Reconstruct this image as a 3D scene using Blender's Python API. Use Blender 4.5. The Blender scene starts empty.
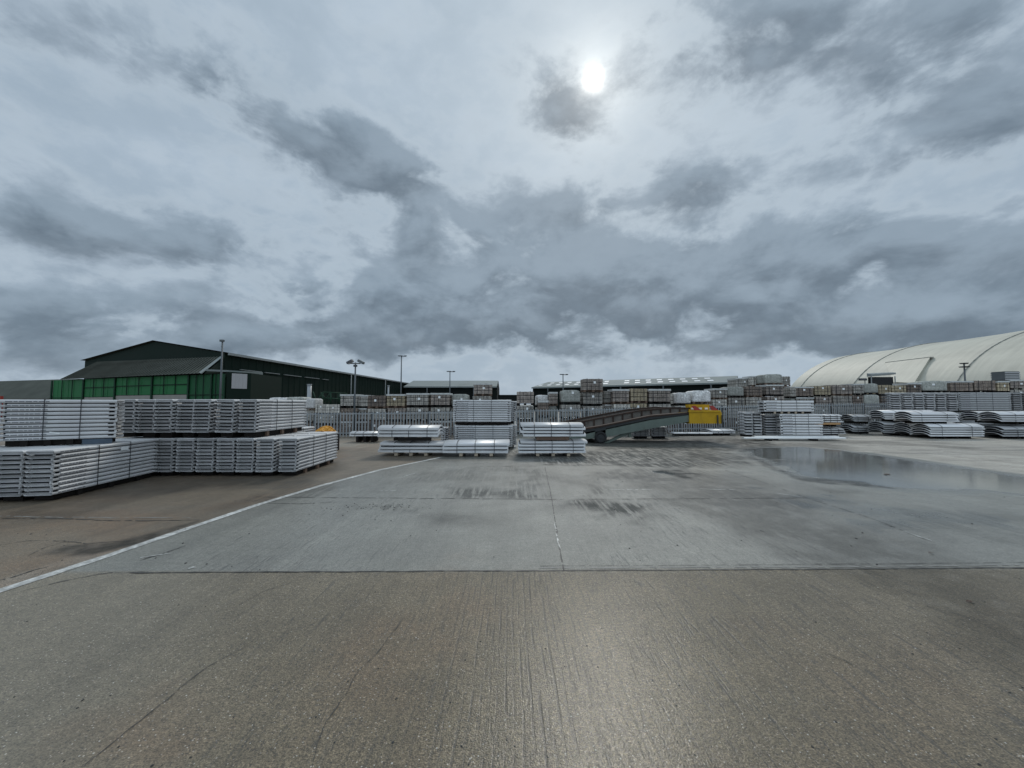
import bpy, math, random
import numpy as np
from mathutils import Vector, Matrix
random.seed(7); rng = np.random.RandomState(11)
C = bpy.context.scene.collection
scene = bpy.context.scene
R = math.radians
# ------------------------------------------------------------------ camera geometry
H, F, HOR = 1.65, 385.0, 404.0
PITCH = math.atan((HOR - 384) / F)
cp, sp_ = math.cos(PITCH), math.sin(PITCH)
def ray(px, py):
    cx = (px - 512) / F; cy = (384 - py) / F
    return Vector((cx, cp - sp_ * cy, sp_ + cp * cy))
def G(px, py, z=0.0):
    d = ray(px, py); t = (z - H) / d.z
    return Vector((d.x * t, d.y * t, z))
def P(px, py, Y):
    d = ray(px, py); t = Y / d.y
    return Vector((d.x * t, Y, H + d.z * t))
def X_(px, Y, py=404): return P(px, py, Y).x
def Z_(py, Y, px=512): return P(px, py, Y).z
cam = bpy.data.cameras.new('camera'); cam.sensor_width = 36; cam.lens = F / 1024 * 36
cam.clip_start = .05; cam.clip_end = 3000
co = bpy.data.objects.new('camera', cam); C.objects.link(co)
co.location = (0, 0, H); co.rotation_euler = (math.pi / 2 + PITCH, 0, 0)
scene.camera = co
# ------------------------------------------------------------------ mesh helpers
class MB:
    def __init__(s): s.v = []; s.f = []; s.m = []; s.sm = []
    def add(s, vs, fs, mi=0, smooth=False, M=None):
        o = len(s.v)
        s.v += [tuple(M @ Vector(v)) if M else tuple(v) for v in vs]
        s.f += [tuple(i + o for i in f) for f in fs]
        s.m += [mi] * len(fs); s.sm += [smooth] * len(fs)
    def box(s, x0, x1, y0, y1, z0, z1, mi=0, M=None):
        vs = [(x0,y0,z0),(x1,y0,z0),(x1,y1,z0),(x0,y1,z0),(x0,y0,z1),(x1,y0,z1),(x1,y1,z1),(x0,y1,z1)]
        s.add(vs, [(0,3,2,1),(4,5,6,7),(0,1,5,4),(1,2,6,5),(2,3,7,6),(3,0,4,7)], mi, False, M)
    def hexa(s, b, t, mi=0):
        s.add(list(b) + list(t), [(0,3,2,1),(4,5,6,7),(0,1,5,4),(1,2,6,5),(2,3,7,6),(3,0,4,7)], mi)
    def prism(s, prof, x0, x1, mi=0, M=None, smooth=False, inset=0):
        # profile in (y,z), extruded along x
        n = len(prof)
        vs = [(x0, y, z) for y, z in prof] + [(x1, y, z) for y, z in prof]
        fs = [(i, (i + 1) % n, n + (i + 1) % n, n + i) for i in range(n)]
        s.add(vs, fs, mi, smooth, M)
        if not inset:
            s.add(vs, [tuple(range(n))[::-1], tuple(range(n, 2 * n))], mi, False, M)
        else:
            cy = sum(p[0] for p in prof) / n; z0 = min(p[1] for p in prof); z1 = max(p[1] for p in prof)
            cz = (z0 + z1) / 2
            for xe, sg, off in ((x0, 1, 0), (x1, -1, n)):
                inn = [(xe + sg * inset, cy + (y - cy) * .9, cz + (z - cz) * .62) for y, z in prof]
                out = [(xe, y, z) for y, z in prof]
                q = [(i, (i + 1) % n, n + (i + 1) % n, n + i) for i in range(n)]
                s.add(out + inn, q + [tuple(range(n, 2 * n))], mi, False, M)
    def tube(s, a, b, r0, r1=None, n=10, mi=0, caps=True):
        a = Vector(a); b = Vector(b); r1 = r0 if r1 is None else r1
        d = (b - a).normalized(); u = d.orthogonal().normalized(); w = d.cross(u)
        vs = []
        for p, r in ((a, r0), (b, r1)):
            for k in range(n):
                t = 2 * math.pi * k / n
                vs.append(p + (u * math.cos(t) + w * math.sin(t)) * r)
        fs = [(k, (k + 1) % n, n + (k + 1) % n, n + k) for k in range(n)]
        s.add(vs, fs, mi, True)
        if caps: s.add(vs, [tuple(range(n))[::-1], tuple(range(n, 2 * n))], mi)
    def path(s, pts, r, n=6, mi=0):
        for a, b in zip(pts, pts[1:]): s.tube(a, b, r, r, n, mi)
    def build(s, name, mats, parent=None, fix=True):
        me = bpy.data.meshes.new(name); me.from_pydata(s.v, [], s.f)
        for m in (mats if isinstance(mats, (list, tuple)) else [mats]): me.materials.append(m)
        me.polygons.foreach_set('material_index', s.m)
        me.polygons.foreach_set('use_smooth', s.sm)
        me.update()
        if fix:
            import bmesh
            bm = bmesh.new(); bm.from_mesh(me)
            bmesh.ops.remove_doubles(bm, verts=bm.verts, dist=1e-5)
            bmesh.ops.recalc_face_normals(bm, faces=bm.faces); bm.to_mesh(me); bm.free()
        o = bpy.data.objects.new(name, me); C.objects.link(o)
        if parent: o.parent = parent
        return o
def thing(name, label, cat, loc=(0, 0, 0), rz=0, group=None):
    o = bpy.data.objects.new(name, None); C.objects.link(o)
    o.empty_display_size = .2; o.location = loc; o.rotation_euler = (0, 0, rz)
    o['label'] = label; o['category'] = cat
    if group: o['group'] = group
    return o
def tag(o, label, cat, group=None):
    o['label'] = label; o['category'] = cat
    if group: o['group'] = group
    return o
def struct(o): o['kind'] = 'structure'; return o
def inst(name, me, parent, loc=(0, 0, 0), rot=(0, 0, 0), scale=(1, 1, 1)):
    o = bpy.data.objects.new(name, me); C.objects.link(o); o.parent = parent
    o.location = loc; o.rotation_euler = rot; o.scale = scale
    return o
def mesh_only(mb, name, mats):
    o = mb.build(name, mats); me = o.data; bpy.data.objects.remove(o); return me
# ------------------------------------------------------------------ node helpers
class NT:
    def __init__(s, tree): s.t = tree; s.n = tree.nodes; s.l = tree.links
    def node(s, kind, **kw):
        n = s.n.new(kind)
        for k, v in kw.items(): setattr(n, k, v)
        return n
    def put(s, sock, v):
        if isinstance(v, bpy.types.NodeSocket): s.l.new(v, sock)
        elif v is not None: sock.default_value = v
    def m(s, op, a, b=None, c=None, clamp=False):
        n = s.node('ShaderNodeMath', operation=op, use_clamp=clamp)
        s.put(n.inputs[0], a); s.put(n.inputs[1], b); s.put(n.inputs[2], c)
        return n.outputs[0]
    def vm(s, op, a, b=None):
        n = s.node('ShaderNodeVectorMath', operation=op)
        s.put(n.inputs[0], a); s.put(n.inputs[1], b)
        return n.outputs['Value'] if op in ('DOT_PRODUCT', 'LENGTH', 'DISTANCE') else n.outputs[0]
    def mix(s, f, a, b, mode='MIX'):
        n = s.node('ShaderNodeMix', data_type='RGBA', blend_type=mode)
        s.put(n.inputs['Factor'], f); s.put(n.inputs['A'] if False else n.inputs[6], a); s.put(n.inputs[7], b)
        return n.outputs[2]
    def ss(s, v, lo, hi, a=0., b=1.):
        n = s.node('ShaderNodeMapRange', interpolation_type='SMOOTHSTEP')
        s.put(n.inputs[0], v); s.put(n.inputs[1], lo); s.put(n.inputs[2], hi); s.put(n.inputs[3], a); s.put(n.inputs[4], b)
        return n.outputs[0]
    def noise(s, vec, scale, detail=4, rough=.55, dist=0., color=False):
        n = s.node('ShaderNodeTexNoise'); s.put(n.inputs['Vector'], vec)
        n.inputs['Scale'].default_value = scale; n.inputs['Detail'].default_value = detail
        n.inputs['Roughness'].default_value = rough; n.inputs['Distortion'].default_value = dist
        return n.outputs['Color'] if color else n.outputs[0]
    def scale(s, vec, sc):
        n = s.node('ShaderNodeMapping'); s.put(n.inputs[0], vec); n.inputs['Scale'].default_value = sc
        return n.outputs[0]
    def comb(s, x, y, z):
        n = s.node('ShaderNodeCombineXYZ'); s.put(n.inputs[0], x); s.put(n.inputs[1], y); s.put(n.inputs[2], z)
        return n.outputs[0]
    def sep(s, v):
        n = s.node('ShaderNodeSeparateXYZ'); s.put(n.inputs[0], v); return n.outputs
def c4(c): return (c[0], c[1], c[2], 1)
def new_mat(name):
    m = bpy.data.materials.new(name); m.use_nodes = True
    t = NT(m.node_tree); b = m.node_tree.nodes['Principled BSDF']
    return m, t, b
def simple(name, col, rough=.6, metal=0., var=.25, scale=6., dirt=None, dirt_amt=.5, bump=.0, bscale=40., obvar=.0, stretch=(1, 1, 1), spec=.5):
    m, t, b = new_mat(name)
    tc = t.node('ShaderNodeTexCoord').outputs['Object']
    v = t.scale(tc, stretch)
    n = t.noise(v, scale, 6, .6)
    k = t.m('MULTIPLY_ADD', n, 2 * var, 1 - var)
    if obvar:
        rnd = t.node('ShaderNodeObjectInfo').outputs['Random']
        k = t.m('MULTIPLY', k, t.m('MULTIPLY_ADD', rnd, 2 * obvar, 1 - obvar))
    col_ = t.mix(1., c4(col), t.comb(k, k, k), 'MULTIPLY')
    if dirt:
        n2 = t.noise(v, scale * .45, 7, .65, .4)
        col_ = t.mix(t.m('MULTIPLY', t.ss(n2, .5, .75), dirt_amt), col_, c4(dirt))
    t.put(b.inputs['Base Color'], col_)
    t.put(b.inputs['Roughness'], t.m('MULTIPLY_ADD', n, .25, rough - .125, True))
    b.inputs['Metallic'].default_value = metal
    b.inputs['Specular IOR Level'].default_value = spec
    if bump:
        bn = t.node('ShaderNodeBump'); bn.inputs['Strength'].default_value = bump; bn.inputs['Distance'].default_value = .01
        t.put(bn.inputs['Height'], t.noise(v, bscale, 4, .6)); t.put(b.inputs['Normal'], bn.outputs[0])
    return m
M = {}
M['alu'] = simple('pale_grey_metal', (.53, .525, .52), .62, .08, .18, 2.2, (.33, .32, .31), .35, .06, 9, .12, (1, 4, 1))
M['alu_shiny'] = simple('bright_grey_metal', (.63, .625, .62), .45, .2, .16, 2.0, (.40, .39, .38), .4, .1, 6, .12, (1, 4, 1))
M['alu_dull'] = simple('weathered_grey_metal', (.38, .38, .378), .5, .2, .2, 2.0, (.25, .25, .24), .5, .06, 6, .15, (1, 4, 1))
M['gap_shade'] = simple('painted_gap_shade', (.02, .02, .022), .8, spec=.1)  # near-black filler that paints the shade in gaps between panels and bricks
M['end_cap'] = simple('grey_end_cap', (.50, .495, .49), .6, .1, .3, 5, (.16, .16, .16), .5, obvar=.25)
M['print'] = simple('grey_print', (.16, .16, .17), .6)
M['strap'] = simple('dark_strap', (.03, .03, .035), .5)
M['timber_and_shade'] = simple('dark_timber_and_shade', (.014, .0115, .010), .8, 0, .3, 5, bump=.2, spec=.15)  # dark timber, also the painted shade under the bundles
M['timber_brown'] = simple('brown_timber', (.12, .075, .05), .7, 0, .35, 5, bump=.3)
M['timber_pale'] = simple('pale_timber', (.38, .31, .23), .75, 0, .3, 5, bump=.3)
M['blue'] = simple('faded_blue_paint', (.05, .075, .105), .6, 0, .35, 5, (.2, .2, .2), .5)
M['tag'] = simple('white_label', (.8, .8, .78), .5, 0, .05)
M['galv'] = simple('galvanised_steel', (.30, .315, .32), .5, .3, .2, 3, (.2, .2, .19), .4)
M['galv_dark'] = simple('dark_galvanised_steel', (.10, .11, .115), .6, .2, .25, 3)
M['green_dark'] = simple('dark_green_cladding', (.0065, .0155, .0105), .7, .0, .25, .3, bump=.1, bscale=3, spec=.15)
M['green'] = simple('green_sheet', (.016, .12, .038), .6, 0, .22, .5, (.013, .07, .028), .5, spec=.2)
M['green_mid'] = simple('bottle_green_sheet', (.010, .072, .027), .6, 0, .25, .6, (.01, .04, .02), .5, spec=.2)
M['stair_green'] = simple('dark_green_paint', (.012, .04, .022), .6, 0, .2, 3, spec=.2)
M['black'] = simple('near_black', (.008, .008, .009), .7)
M['roof_dark'] = simple('dark_fibre_roof', (.090, .094, .080), .95, 0, .35, .5, (.045, .05, .042), .6, spec=.04)
M['roof_pale'] = simple('pale_sheet_roof', (.20, .22, .212), .75, .0, .15, .3, (.13, .145, .13), .5, spec=.15)
M['roof_light'] = simple('pale_roof_light', (.55, .58, .6), .5, 0, .15, spec=.3)
M['blockwork'] = simple('grey_blockwork', (.24, .225, .20), .8, 0, .2, 2)
M['door_pale'] = simple('pale_door_paint', (.36, .35, .35), .6, 0, .1, 1)
M['gutter'] = simple('grey_gutter', (.22, .235, .23), .5, 0, .15, 2)
M['rust'] = simple('rusty_steel', (.075, .052, .042), .85, .1, .5, 4, (.15, .145, .135), .75, .3, 30, spec=.2)
M['ramp_green'] = simple('faded_green_paint', (.125, .15, .128), .7, 0, .35, 2.5, (.07, .05, .035), .7, spec=.2)
M['ramp_side'] = simple('grimy_ramp_side', (.135, .12, .105), .8, 0, .6, 3.5, (.05, .035, .028), .85, spec=.2)
M['ramp_rail'] = simple('dark_rusty_rail', (.045, .03, .024), .85, 0, .5, 6, (.10, .055, .035), .6, spec=.2)
M['ramp_dark'] = simple('dark_oily_steel', (.02, .022, .022), .6)
M['tyre'] = simple('black_rubber', (.012, .012, .012), .8)
M['yellow'] = simple('yellow_paint', (.46, .27, .015), .6, 0, .25, 3, (.16, .10, .02), .6, spec=.2)
M['red'] = simple('red_paint', (.30, .03, .02), .6, 0, .2, 4)
M['white'] = simple('white_paint', (.75, .75, .73), .55, 0, .08, 3, (.45, .44, .42), .4)
M['orange'] = simple('orange_plastic', (.62, .28, .02), .5, 0, .25, 5)
M['tan_ply'] = simple('tan_board', (.40, .23, .10), .7, 0, .2, 4)
M['lamp_grey'] = simple('lamp_post_grey', (.09, .10, .105), .6, .1, .15, 3)
M['lamp_dark'] = simple('lamp_head_dark', (.05, .05, .055), .5, .2, .15, 3)
M['leaf'] = simple('dead_leaf', (.05, .025, .015), .7)
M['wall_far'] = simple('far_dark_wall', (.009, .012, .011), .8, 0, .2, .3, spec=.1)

def brick_mat(name, c1, c2, mortar, dark=.5):
    m, t, b = new_mat(name)
    uv = t.node('ShaderNodeUVMap').outputs[0]
    br = t.node('ShaderNodeTexBrick')
    t.put(br.inputs['Vector'], uv); br.inputs['Scale'].default_value = 1
    br.inputs['Color1'].default_value = c4(c1); br.inputs['Color2'].default_value = c4(c2); br.inputs['Mortar'].default_value = c4(mortar)
    br.inputs['Brick Width'].default_value = .215; br.inputs['Row Height'].default_value = .075; br.inputs['Mortar Size'].default_value = .008
    br.offset = 0.0
    obi = t.node('ShaderNodeObjectInfo')
    tc = t.node('ShaderNodeTexCoord').outputs['Object']
    off = t.vm('ADD', tc, t.comb(t.m('MULTIPLY', obi.outputs['Random'], 50), 0, 0))
    n = t.noise(off, 3.5, 6, .65); n2 = t.noise(off, 14, 3, .6)
    k = t.m('MULTIPLY', t.m('MULTIPLY_ADD', n, 1.4, .3), t.m('MULTIPLY_ADD', n2, 1.2, .4))
    k = t.m('MULTIPLY', k, t.m('MULTIPLY_ADD', obi.outputs['Random'], .5, .75))
    t.put(b.inputs['Base Color'], t.mix(1., br.outputs['Color'], t.comb(k, k, k), 'MULTIPLY'))
    b.inputs['Roughness'].default_value = .8
    return m
BM = {
 'grey brick': brick_mat('grey_brick', (.31, .285, .25), (.41, .38, .335), (.05, .05, .05)),
 'reddish grey brick': brick_mat('dull_red_brick', (.29, .24, .205), (.38, .325, .28), (.05, .047, .045)),
 'dark brown and shade brick': brick_mat('dark_brown_and_shade_brick', (.19, .145, .115), (.27, .215, .175), (.03, .03, .03)),
 'tan brick': brick_mat('tan_brick', (.38, .31, .205), (.46, .38, .26), (.09, .075, .05)),
 'pale brick': brick_mat('pale_brick', (.47, .435, .38), (.59, .555, .49), (.11, .11, .11)),
 'grey-green wrapped brick': brick_mat('wrapped_brick', (.31, .31, .275), (.37, .37, .33), (.2, .2, .18)),
 'white wrapped brick': brick_mat('white_wrapped_brick', (.52, .50, .48), (.62, .605, .58), (.33, .32, .31)),
}
M['film'] = simple('pale_plastic_film', (.50, .50, .48), .35, 0, .3, 5, (.25, .25, .24), .6)
# cream fabric
def fabric_mat():
    m, t, b = new_mat('cream_tent_fabric')
    tc = t.node('ShaderNodeTexCoord').outputs['Object']
    n = t.noise(t.scale(tc, (1, .25, 1)), .35, 7, .6); st = t.noise(t.scale(tc, (.3, 2.2, .3)), .8, 5, .6)
    k = t.m('MULTIPLY', t.m('MULTIPLY_ADD', n, .6, .68), t.m('MULTIPLY_ADD', st, .5, .74))
    t.put(b.inputs['Base Color'], t.mix(1., (.43, .415, .345, 1), t.comb(k, k, k), 'MULTIPLY'))
    b.inputs['Roughness'].default_value = .6
    bn = t.node('ShaderNodeBump'); bn.inputs['Strength'].default_value = .4; bn.inputs['Distance'].default_value = .15
    t.put(bn.inputs['Height'], t.noise(t.scale(tc, (.2, 1, .2)), .5, 3, .5)); t.put(b.inputs['Normal'], bn.outputs[0])
    return m
M['fabric'] = fabric_mat()
M['seam'] = simple('grey_seam', (.28, .27, .24), .8)

# ------------------------------------------------------------------ GROUND
J1 = [G(-60, 574), G(130, 573), G(400, 571.6), G(640, 570.5), G(1100, 567.5)]
def noise2(x, y, seed):
    r = np.random.RandomState(seed); tab = r.rand(256, 256)
    xi = np.floor(x).astype(int); yi = np.floor(y).astype(int); fx = x - xi; fy = y - yi
    fx = fx * fx * (3 - 2 * fx); fy = fy * fy * (3 - 2 * fy)
    g = lambda a, b: tab[a % 256, b % 256]
    return (g(xi, yi) * (1 - fx) + g(xi + 1, yi) * fx) * (1 - fy) + (g(xi, yi + 1) * (1 - fx) + g(xi + 1, yi + 1) * fx) * fy
def fbm(x, y, s, seed, oct=4):
    v = 0; a = .5; tot = 0
    for o in range(oct):
        v = v + a * noise2(x * s, y * s, seed + o); tot += a; a *= .55; s *= 2.1
    return v / tot
def sdist(px, py, poly):
    d = np.full(px.shape, 1e9); ins = np.zeros(px.shape, bool); n = len(poly)
    for i in range(n):
        ax, ay = poly[i]; bx, by = poly[(i + 1) % n]
        ex, ey = bx - ax, by - ay; L = ex * ex + ey * ey
        tt = np.clip(((px - ax) * ex + (py - ay) * ey) / L, 0, 1)
        d = np.minimum(d, np.hypot(px - ax - tt * ex, py - ay - tt * ey))
        c = ((ay > py) != (by > py)) & (px < (bx - ax) * (py - ay) / (by - ay + 1e-12) + ax)
        ins ^= c
    return np.where(ins, d, -d)          # positive inside
def sstep(v, a, b):
    t = np.clip((v - a) / (b - a), 0, 1); return t * t * (3 - 2 * t)
def gp(pts): return [tuple(G(*p).xy) for p in pts]
def axis(lo, hi, step, far, grow):
    a = list(np.arange(lo, hi, step)); s = step; v = a[-1]
    while v < far: s *= grow; v += s; a.append(v)
    s = step; v = lo; pre = []
    while v > -far: s *= grow; v -= s; pre.append(v)
    return np.array(pre[::-1] + a)
xs = axis(-11, 21, .065, 900, 1.25); ys = axis(.6, 20, .065, 1500, 1.25)
gx, gy = np.meshgrid(xs, ys); fxv = gx.ravel(); fyv = gy.ravel()
nw = fbm(fxv, fyv, .9, 3); nf = fbm(fxv, fyv, 3.0, 9); nl = fbm(fxv, fyv, .25, 21)
puddle = gp([(748,450),(775,447.5),(800,447),(835,450),(870,454.5),(905,460),(950,466),(990,472),(1024,477),(1120,489),(1120,508),(1024,494),(980,489),(925,490),(880,486),(862,482),(830,480),(800,475),(782,466),(765,460),(750,455)])
d = sdist(fxv, fyv, puddle) + (nw - .5) * .5 + (nf - .5) * .3
wet = np.maximum(sstep(d, -.12, .22), .52 * sstep(d, -1.6, .3))
def blot(pts, amt, e0=-.1, e1=.2, k=.5):
    return amt * sstep(sdist(fxv, fyv, gp(pts)) + (nw - .5) * k + (nf - .5) * k, e0, e1)
wet = np.maximum(wet, blot([(640,471.5),(660,469),(686,474),(672,477)], .62, -.1, .2, .8))
wet = np.maximum(wet, blot([(600,458),(640,452),(668,454),(650,461),(615,464)], .42, -.1, .3, 1.1))
wet = np.maximum(wet, blot([(690,461),(710,459),(735,463),(715,466)], .45, -.1, .3, 1.1))
wet = np.maximum(wet, blot([(590,447),(745,442),(760,446),(700,448),(600,450)], .42, -.1, .3, 1.1))
wet = np.maximum(wet, blot([(400,459),(590,458),(600,461),(430,463)], .3, -.1, .3, 1.))
wet = np.maximum(wet, blot([(700,478),(860,495),(1024,515),(1100,540),(900,545),(760,500)], .45, -.3, .8, 1.2))
jy = np.interp(fxv, [p.x for p in J1], [p.y for p in J1])
mid = sstep(fyv - jy, -.02, .03)
WL = [(-140,634),(0,591),(103,557.5),(200,524.5),(259,504.5),(320,486),(380,470),(440,457.5)]
WLg = [G(*p) for p in WL]
wy = [p.y for p in WLg]; wx = [p.x for p in WLg]
xl = np.interp(fyv, wy, wx)
left = sstep(xl - fxv, -.02, .10) * sstep(fyv, 2.3, 3.0)
dry = sstep(sdist(fxv, fyv, gp([(742,447),(775,446),(870,453),(950,464.5),(1024,475),(1300,512),(1900,436),(700,436),(722,441)])) + (nw - .5) * .6, -.15, .3)
dry = np.maximum(dry, .3 * sstep(fyv, 13.2, 15.5) * (1 - sstep(fxv, -3, 0)))
stain_shade = sstep(nl + .35 * (nw - .5), .5, .72) * .6
red = blot([(300,640),(450,572),(520,600),(420,768),(250,768)], .9, -.5, .9, 1.) + blot([(70,700),(200,685),(260,800),(20,800)], .8, -.3, .5, .9) + blot([(760,640),(1024,600),(1100,800),(720,800)], .6, -.5, .9, 1.)
red = np.maximum(red, .8 * left * sstep(nw, .4, .7))
stain_shade = np.maximum(stain_shade, blot([(35,556),(60,545),(115,542),(175,527),(205,519),(150,541),(90,554)], 1., -.06, .1, .18))
dry = np.maximum(dry, blot([(-20,587),(40,565),(100,555),(104,556),(60,568),(0,588)], .4))
stain_shade = np.maximum(stain_shade, blot([(750,452),(765,461),(800,476),(862,481),(900,489),(862,487),(800,481),(765,467),(745,457)], .9, -.05, .12, .25))
stain_shade = np.maximum(stain_shade, blot([(0,500),(55,497),(160,472),(297,473),(338,462),(346,470),(300,486),(165,494),(60,520),(0,528)], .6, -.35, .35, .5))  # wet ground by the left stacks, with their contact shade painted in
stain_shade = np.maximum(stain_shade, blot([(378,455),(445,455),(590,455),(592,460),(440,462),(370,461)], .6, -.2, .3, .4))
stain_shade = np.maximum(stain_shade, blot([(590,436),(745,434),(745,444),(700,446),(600,449)], .75, -.3, .4, .6))
stain_shade = np.maximum(stain_shade, blot([(650,469),(684,471),(690,477),(664,475)], .9, -.1, .15, .35))
stain_shade = np.maximum(stain_shade, blot([(588,441),(700,438),(765,438),(785,446),(745,452),(650,449),(592,452)], .95, -.25, .35, .7))
stain_shade = np.maximum(stain_shade, blot([(690,452),(735,459),(730,464),(690,457)], .9, -.15, .2, .35))
stain_shade = np.maximum(stain_shade, blot([(655,468),(680,470),(700,474),(692,479),(672,477),(650,471)], 1., -.12, .15, .4))
hatch = blot([(450,487),(545,486),(545,500),(452,500)], .9, -.2, .4, .8)
for pg, am in (([(565,500),(662,503),(655,524),(580,514)], 1.), ([(500,451),(620,450),(705,456),(690,466),(545,466)], 1.), ([(585,470),(680,466),(740,472),(700,482),(600,482)], .7), ([(595,449),(700,448),(760,458),(745,468),(690,470),(600,466)], 1.), ([(505,466),(552,468),(552,498),(505,496)], .7), ([(590,486),(640,488),(640,496),(585,496)], .9), ([(420,470),(500,468),(500,482),(400,484)], .5), ([(280,470),(350,480),(330,500),(250,500)], .6), ([(700,483),(840,500),(800,512),(690,500)], .6), ([(340,505),(420,503),(410,511),(350,512)], .8), ([(880,500),(1024,520),(1024,545),(860,530)], .5)):
    hatch = np.maximum(hatch, blot(pg, am, -.25, .45, 1.0))
band = np.exp(-((fxv - .08) / .75) ** 2) * (1 - mid)
groove = sstep(fbm(fxv, fyv * .25, .7, 41), .36, .62) * (1 - .8 * left)
smoothL = sstep(-fxv - .9 * fyv * .6, .0, 1.4) * (1 - mid)
groove *= (1 - .85 * smoothL)
wet *= (1 - left * .8)
nx, ny = len(xs), len(ys)
zz = np.zeros_like(fxv)
me = bpy.data.meshes.new('ground')
verts = np.stack([fxv, fyv, zz], 1)
idx = np.arange(nx * ny).reshape(ny, nx)
quads = np.stack([idx[:-1, :-1], idx[:-1, 1:], idx[1:, 1:], idx[1:, :-1]], -1).reshape(-1, 4)
me.vertices.add(len(verts)); me.vertices.foreach_set('co', verts.ravel())
me.loops.add(quads.size); me.loops.foreach_set('vertex_index', quads.ravel())
me.polygons.add(len(quads)); me.polygons.foreach_set('loop_start', np.arange(0, quads.size, 4)); me.polygons.foreach_set('loop_total', np.full(len(quads), 4))
me.update()
for nm, ch in (('mask_a', (wet, mid, left)), ('mask_b', (dry, stain_shade, groove)), ('mask_d', (smoothL, smoothL, smoothL)), ('mask_c', (np.clip(red, 0, 1), band, hatch))):
    at = me.attributes.new(nm, 'FLOAT_COLOR', 'POINT')
    at.data.foreach_set('color', np.stack([ch[0], ch[1], ch[2], np.ones_like(ch[0])], 1).astype(np.float32).ravel())
def ground_mat():
    m, t, b = new_mat('wet_concrete')
    tc = t.node('ShaderNodeTexCoord').outputs['Object']
    def att(n): return t.sep(t.node('ShaderNodeAttribute', attribute_name=n).outputs['Vector'])
    A = att('mask_a'); B = att('mask_b'); Cc = att('mask_c'); Dd = att('mask_d')
    big = t.noise(tc, .5, 6, .6); med = t.noise(tc, 3.0, 6, .65); fine = t.noise(tc, 55, 5, .7)
    wetn = t.ss(t.m('ADD', A[0], t.m('MULTIPLY_ADD', med, .35, -.175)), .25, .75)
    col = t.mix(A[1], (.190, .152, .096, 1), (.200, .194, .165, 1))
    col = t.mix(t.m('MULTIPLY', Dd[0], .6), col, (.178, .158, .118, 1))
    col = t.mix(A[2], col, (.160, .125, .085, 1))
    col = t.mix(B[0], col, (.37, .34, .29, 1))
    stk = t.noise(t.scale(tc, (.25, 1.6, 1)), 1.0, 6, .65, .6)
    col = t.mix(t.m('MULTIPLY', t.m('MULTIPLY', t.ss(stk, .5, .66), .6), t.m('MAXIMUM', B[0], t.m('MULTIPLY', A[1], .25))), col, (.12, .115, .105, 1))
    col = t.mix(t.m('MULTIPLY', Cc[0], t.m('MULTIPLY_ADD', med, .9, 0.05)), col, (.170, .100, .052, 1))
    k = t.m('MULTIPLY', t.m('MULTIPLY_ADD', big, .5, .75), t.m('MULTIPLY_ADD', med, .5, .75))
    k = t.m('MULTIPLY', k, t.m('MULTIPLY_ADD', fine, 1.5, .25))
    k = t.m('MULTIPLY', k, t.m('MULTIPLY_ADD', t.noise(tc, 17, 4, .7), 1.0, .5))
    col = t.mix(1., col, t.comb(k, k, k), 'MULTIPLY')
    grain = t.noise(tc, 125, 2, .5); grain2 = t.noise(tc, 48, 3, .6)
    gk = t.m('ADD', t.ss(grain, .34, .68), t.m('MULTIPLY', t.ss(grain2, .34, .68), .6))
    gk = t.m('MULTIPLY_ADD', gk, .78, .36)
    gamt = t.m('SUBTRACT', 1., t.m('MULTIPLY', t.m('MAXIMUM', Dd[0], A[1]), .5)); gk = t.m('MULTIPLY_ADD', t.m('SUBTRACT', gk, 1.), gamt, 1.)
    col = t.mix(1., col, t.comb(gk, gk, gk), 'MULTIPLY')
    # aggregate
    vo = t.node('ShaderNodeTexVoronoi'); t.put(vo.inputs['Vector'], tc); vo.inputs['Scale'].default_value = 95
    rr = t.sep(vo.outputs['Color'])
    chip = t.m('MULTIPLY', t.ss(rr[0], .89, .93), t.ss(vo.outputs['Distance'], .46, .28))
    chip = t.m('MULTIPLY', chip, t.m('SUBTRACT', 1., t.m('MULTIPLY', A[1], .55)))
    col = t.mix(t.m('MULTIPLY', chip, .85), col, t.mix(rr[1], (.60, .55, .47, 1), (.36, .26, .18, 1)))
    pit = t.m('MULTIPLY', t.ss(rr[2], .84, .88), t.ss(vo.outputs['Distance'], .5, .3))
    col = t.mix(t.m('MULTIPLY', pit, .65), col, (.05, .045, .04, 1))
    # tined grooves along the yard
    gvec = t.vm('ADD', tc, t.m('MULTIPLY', 0., 0.)) if False else tc
    gn = t.noise(t.scale(gvec, (38, 3.2, 1)), 1.0, 3, .6, .6)
    gn2 = t.noise(t.scale(gvec, (9, .5, 1)), 1.0, 3, .55, .3)
    gl = t.m('MULTIPLY', t.ss(gn, .53, .68), t.m('MAXIMUM', B[2], t.m('MULTIPLY', t.m('SUBTRACT', 1., t.m('MAXIMUM', A[1], Dd[0])), .6)))
    # regular tined grooves down the middle of the near slab
    sx = t.sep(tc); wob = t.noise(t.scale(tc, (1.2, .5, 1)), 1.0, 3, .5)
    ph = t.m('MULTIPLY', t.m('ADD', sx[0], t.m('MULTIPLY', wob, .10)), 128.)
    wv_ = t.ss(t.m('SINE', ph), .35, .95); brk = t.ss(t.noise(t.scale(tc, (22, 2.2, 1)), 1.0, 3, .6), .40, .60)
    gl = t.m('MAXIMUM', gl, t.m('MULTIPLY', t.m('MULTIPLY', wv_, brk), Cc[1]))
    gl = t.m('MAXIMUM', gl, t.m('MULTIPLY', t.ss(gn2, .64, .74), t.m('MULTIPLY', B[2], .35)))
    col = t.mix(t.m('MULTIPLY', gl, .55), col, (.05, .05, .047, 1))
    col = t.mix(t.m('MULTIPLY', B[1], t.ss(med, .25, .62, .35, .95)), col, (.05, .048, .043, 1))
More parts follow.
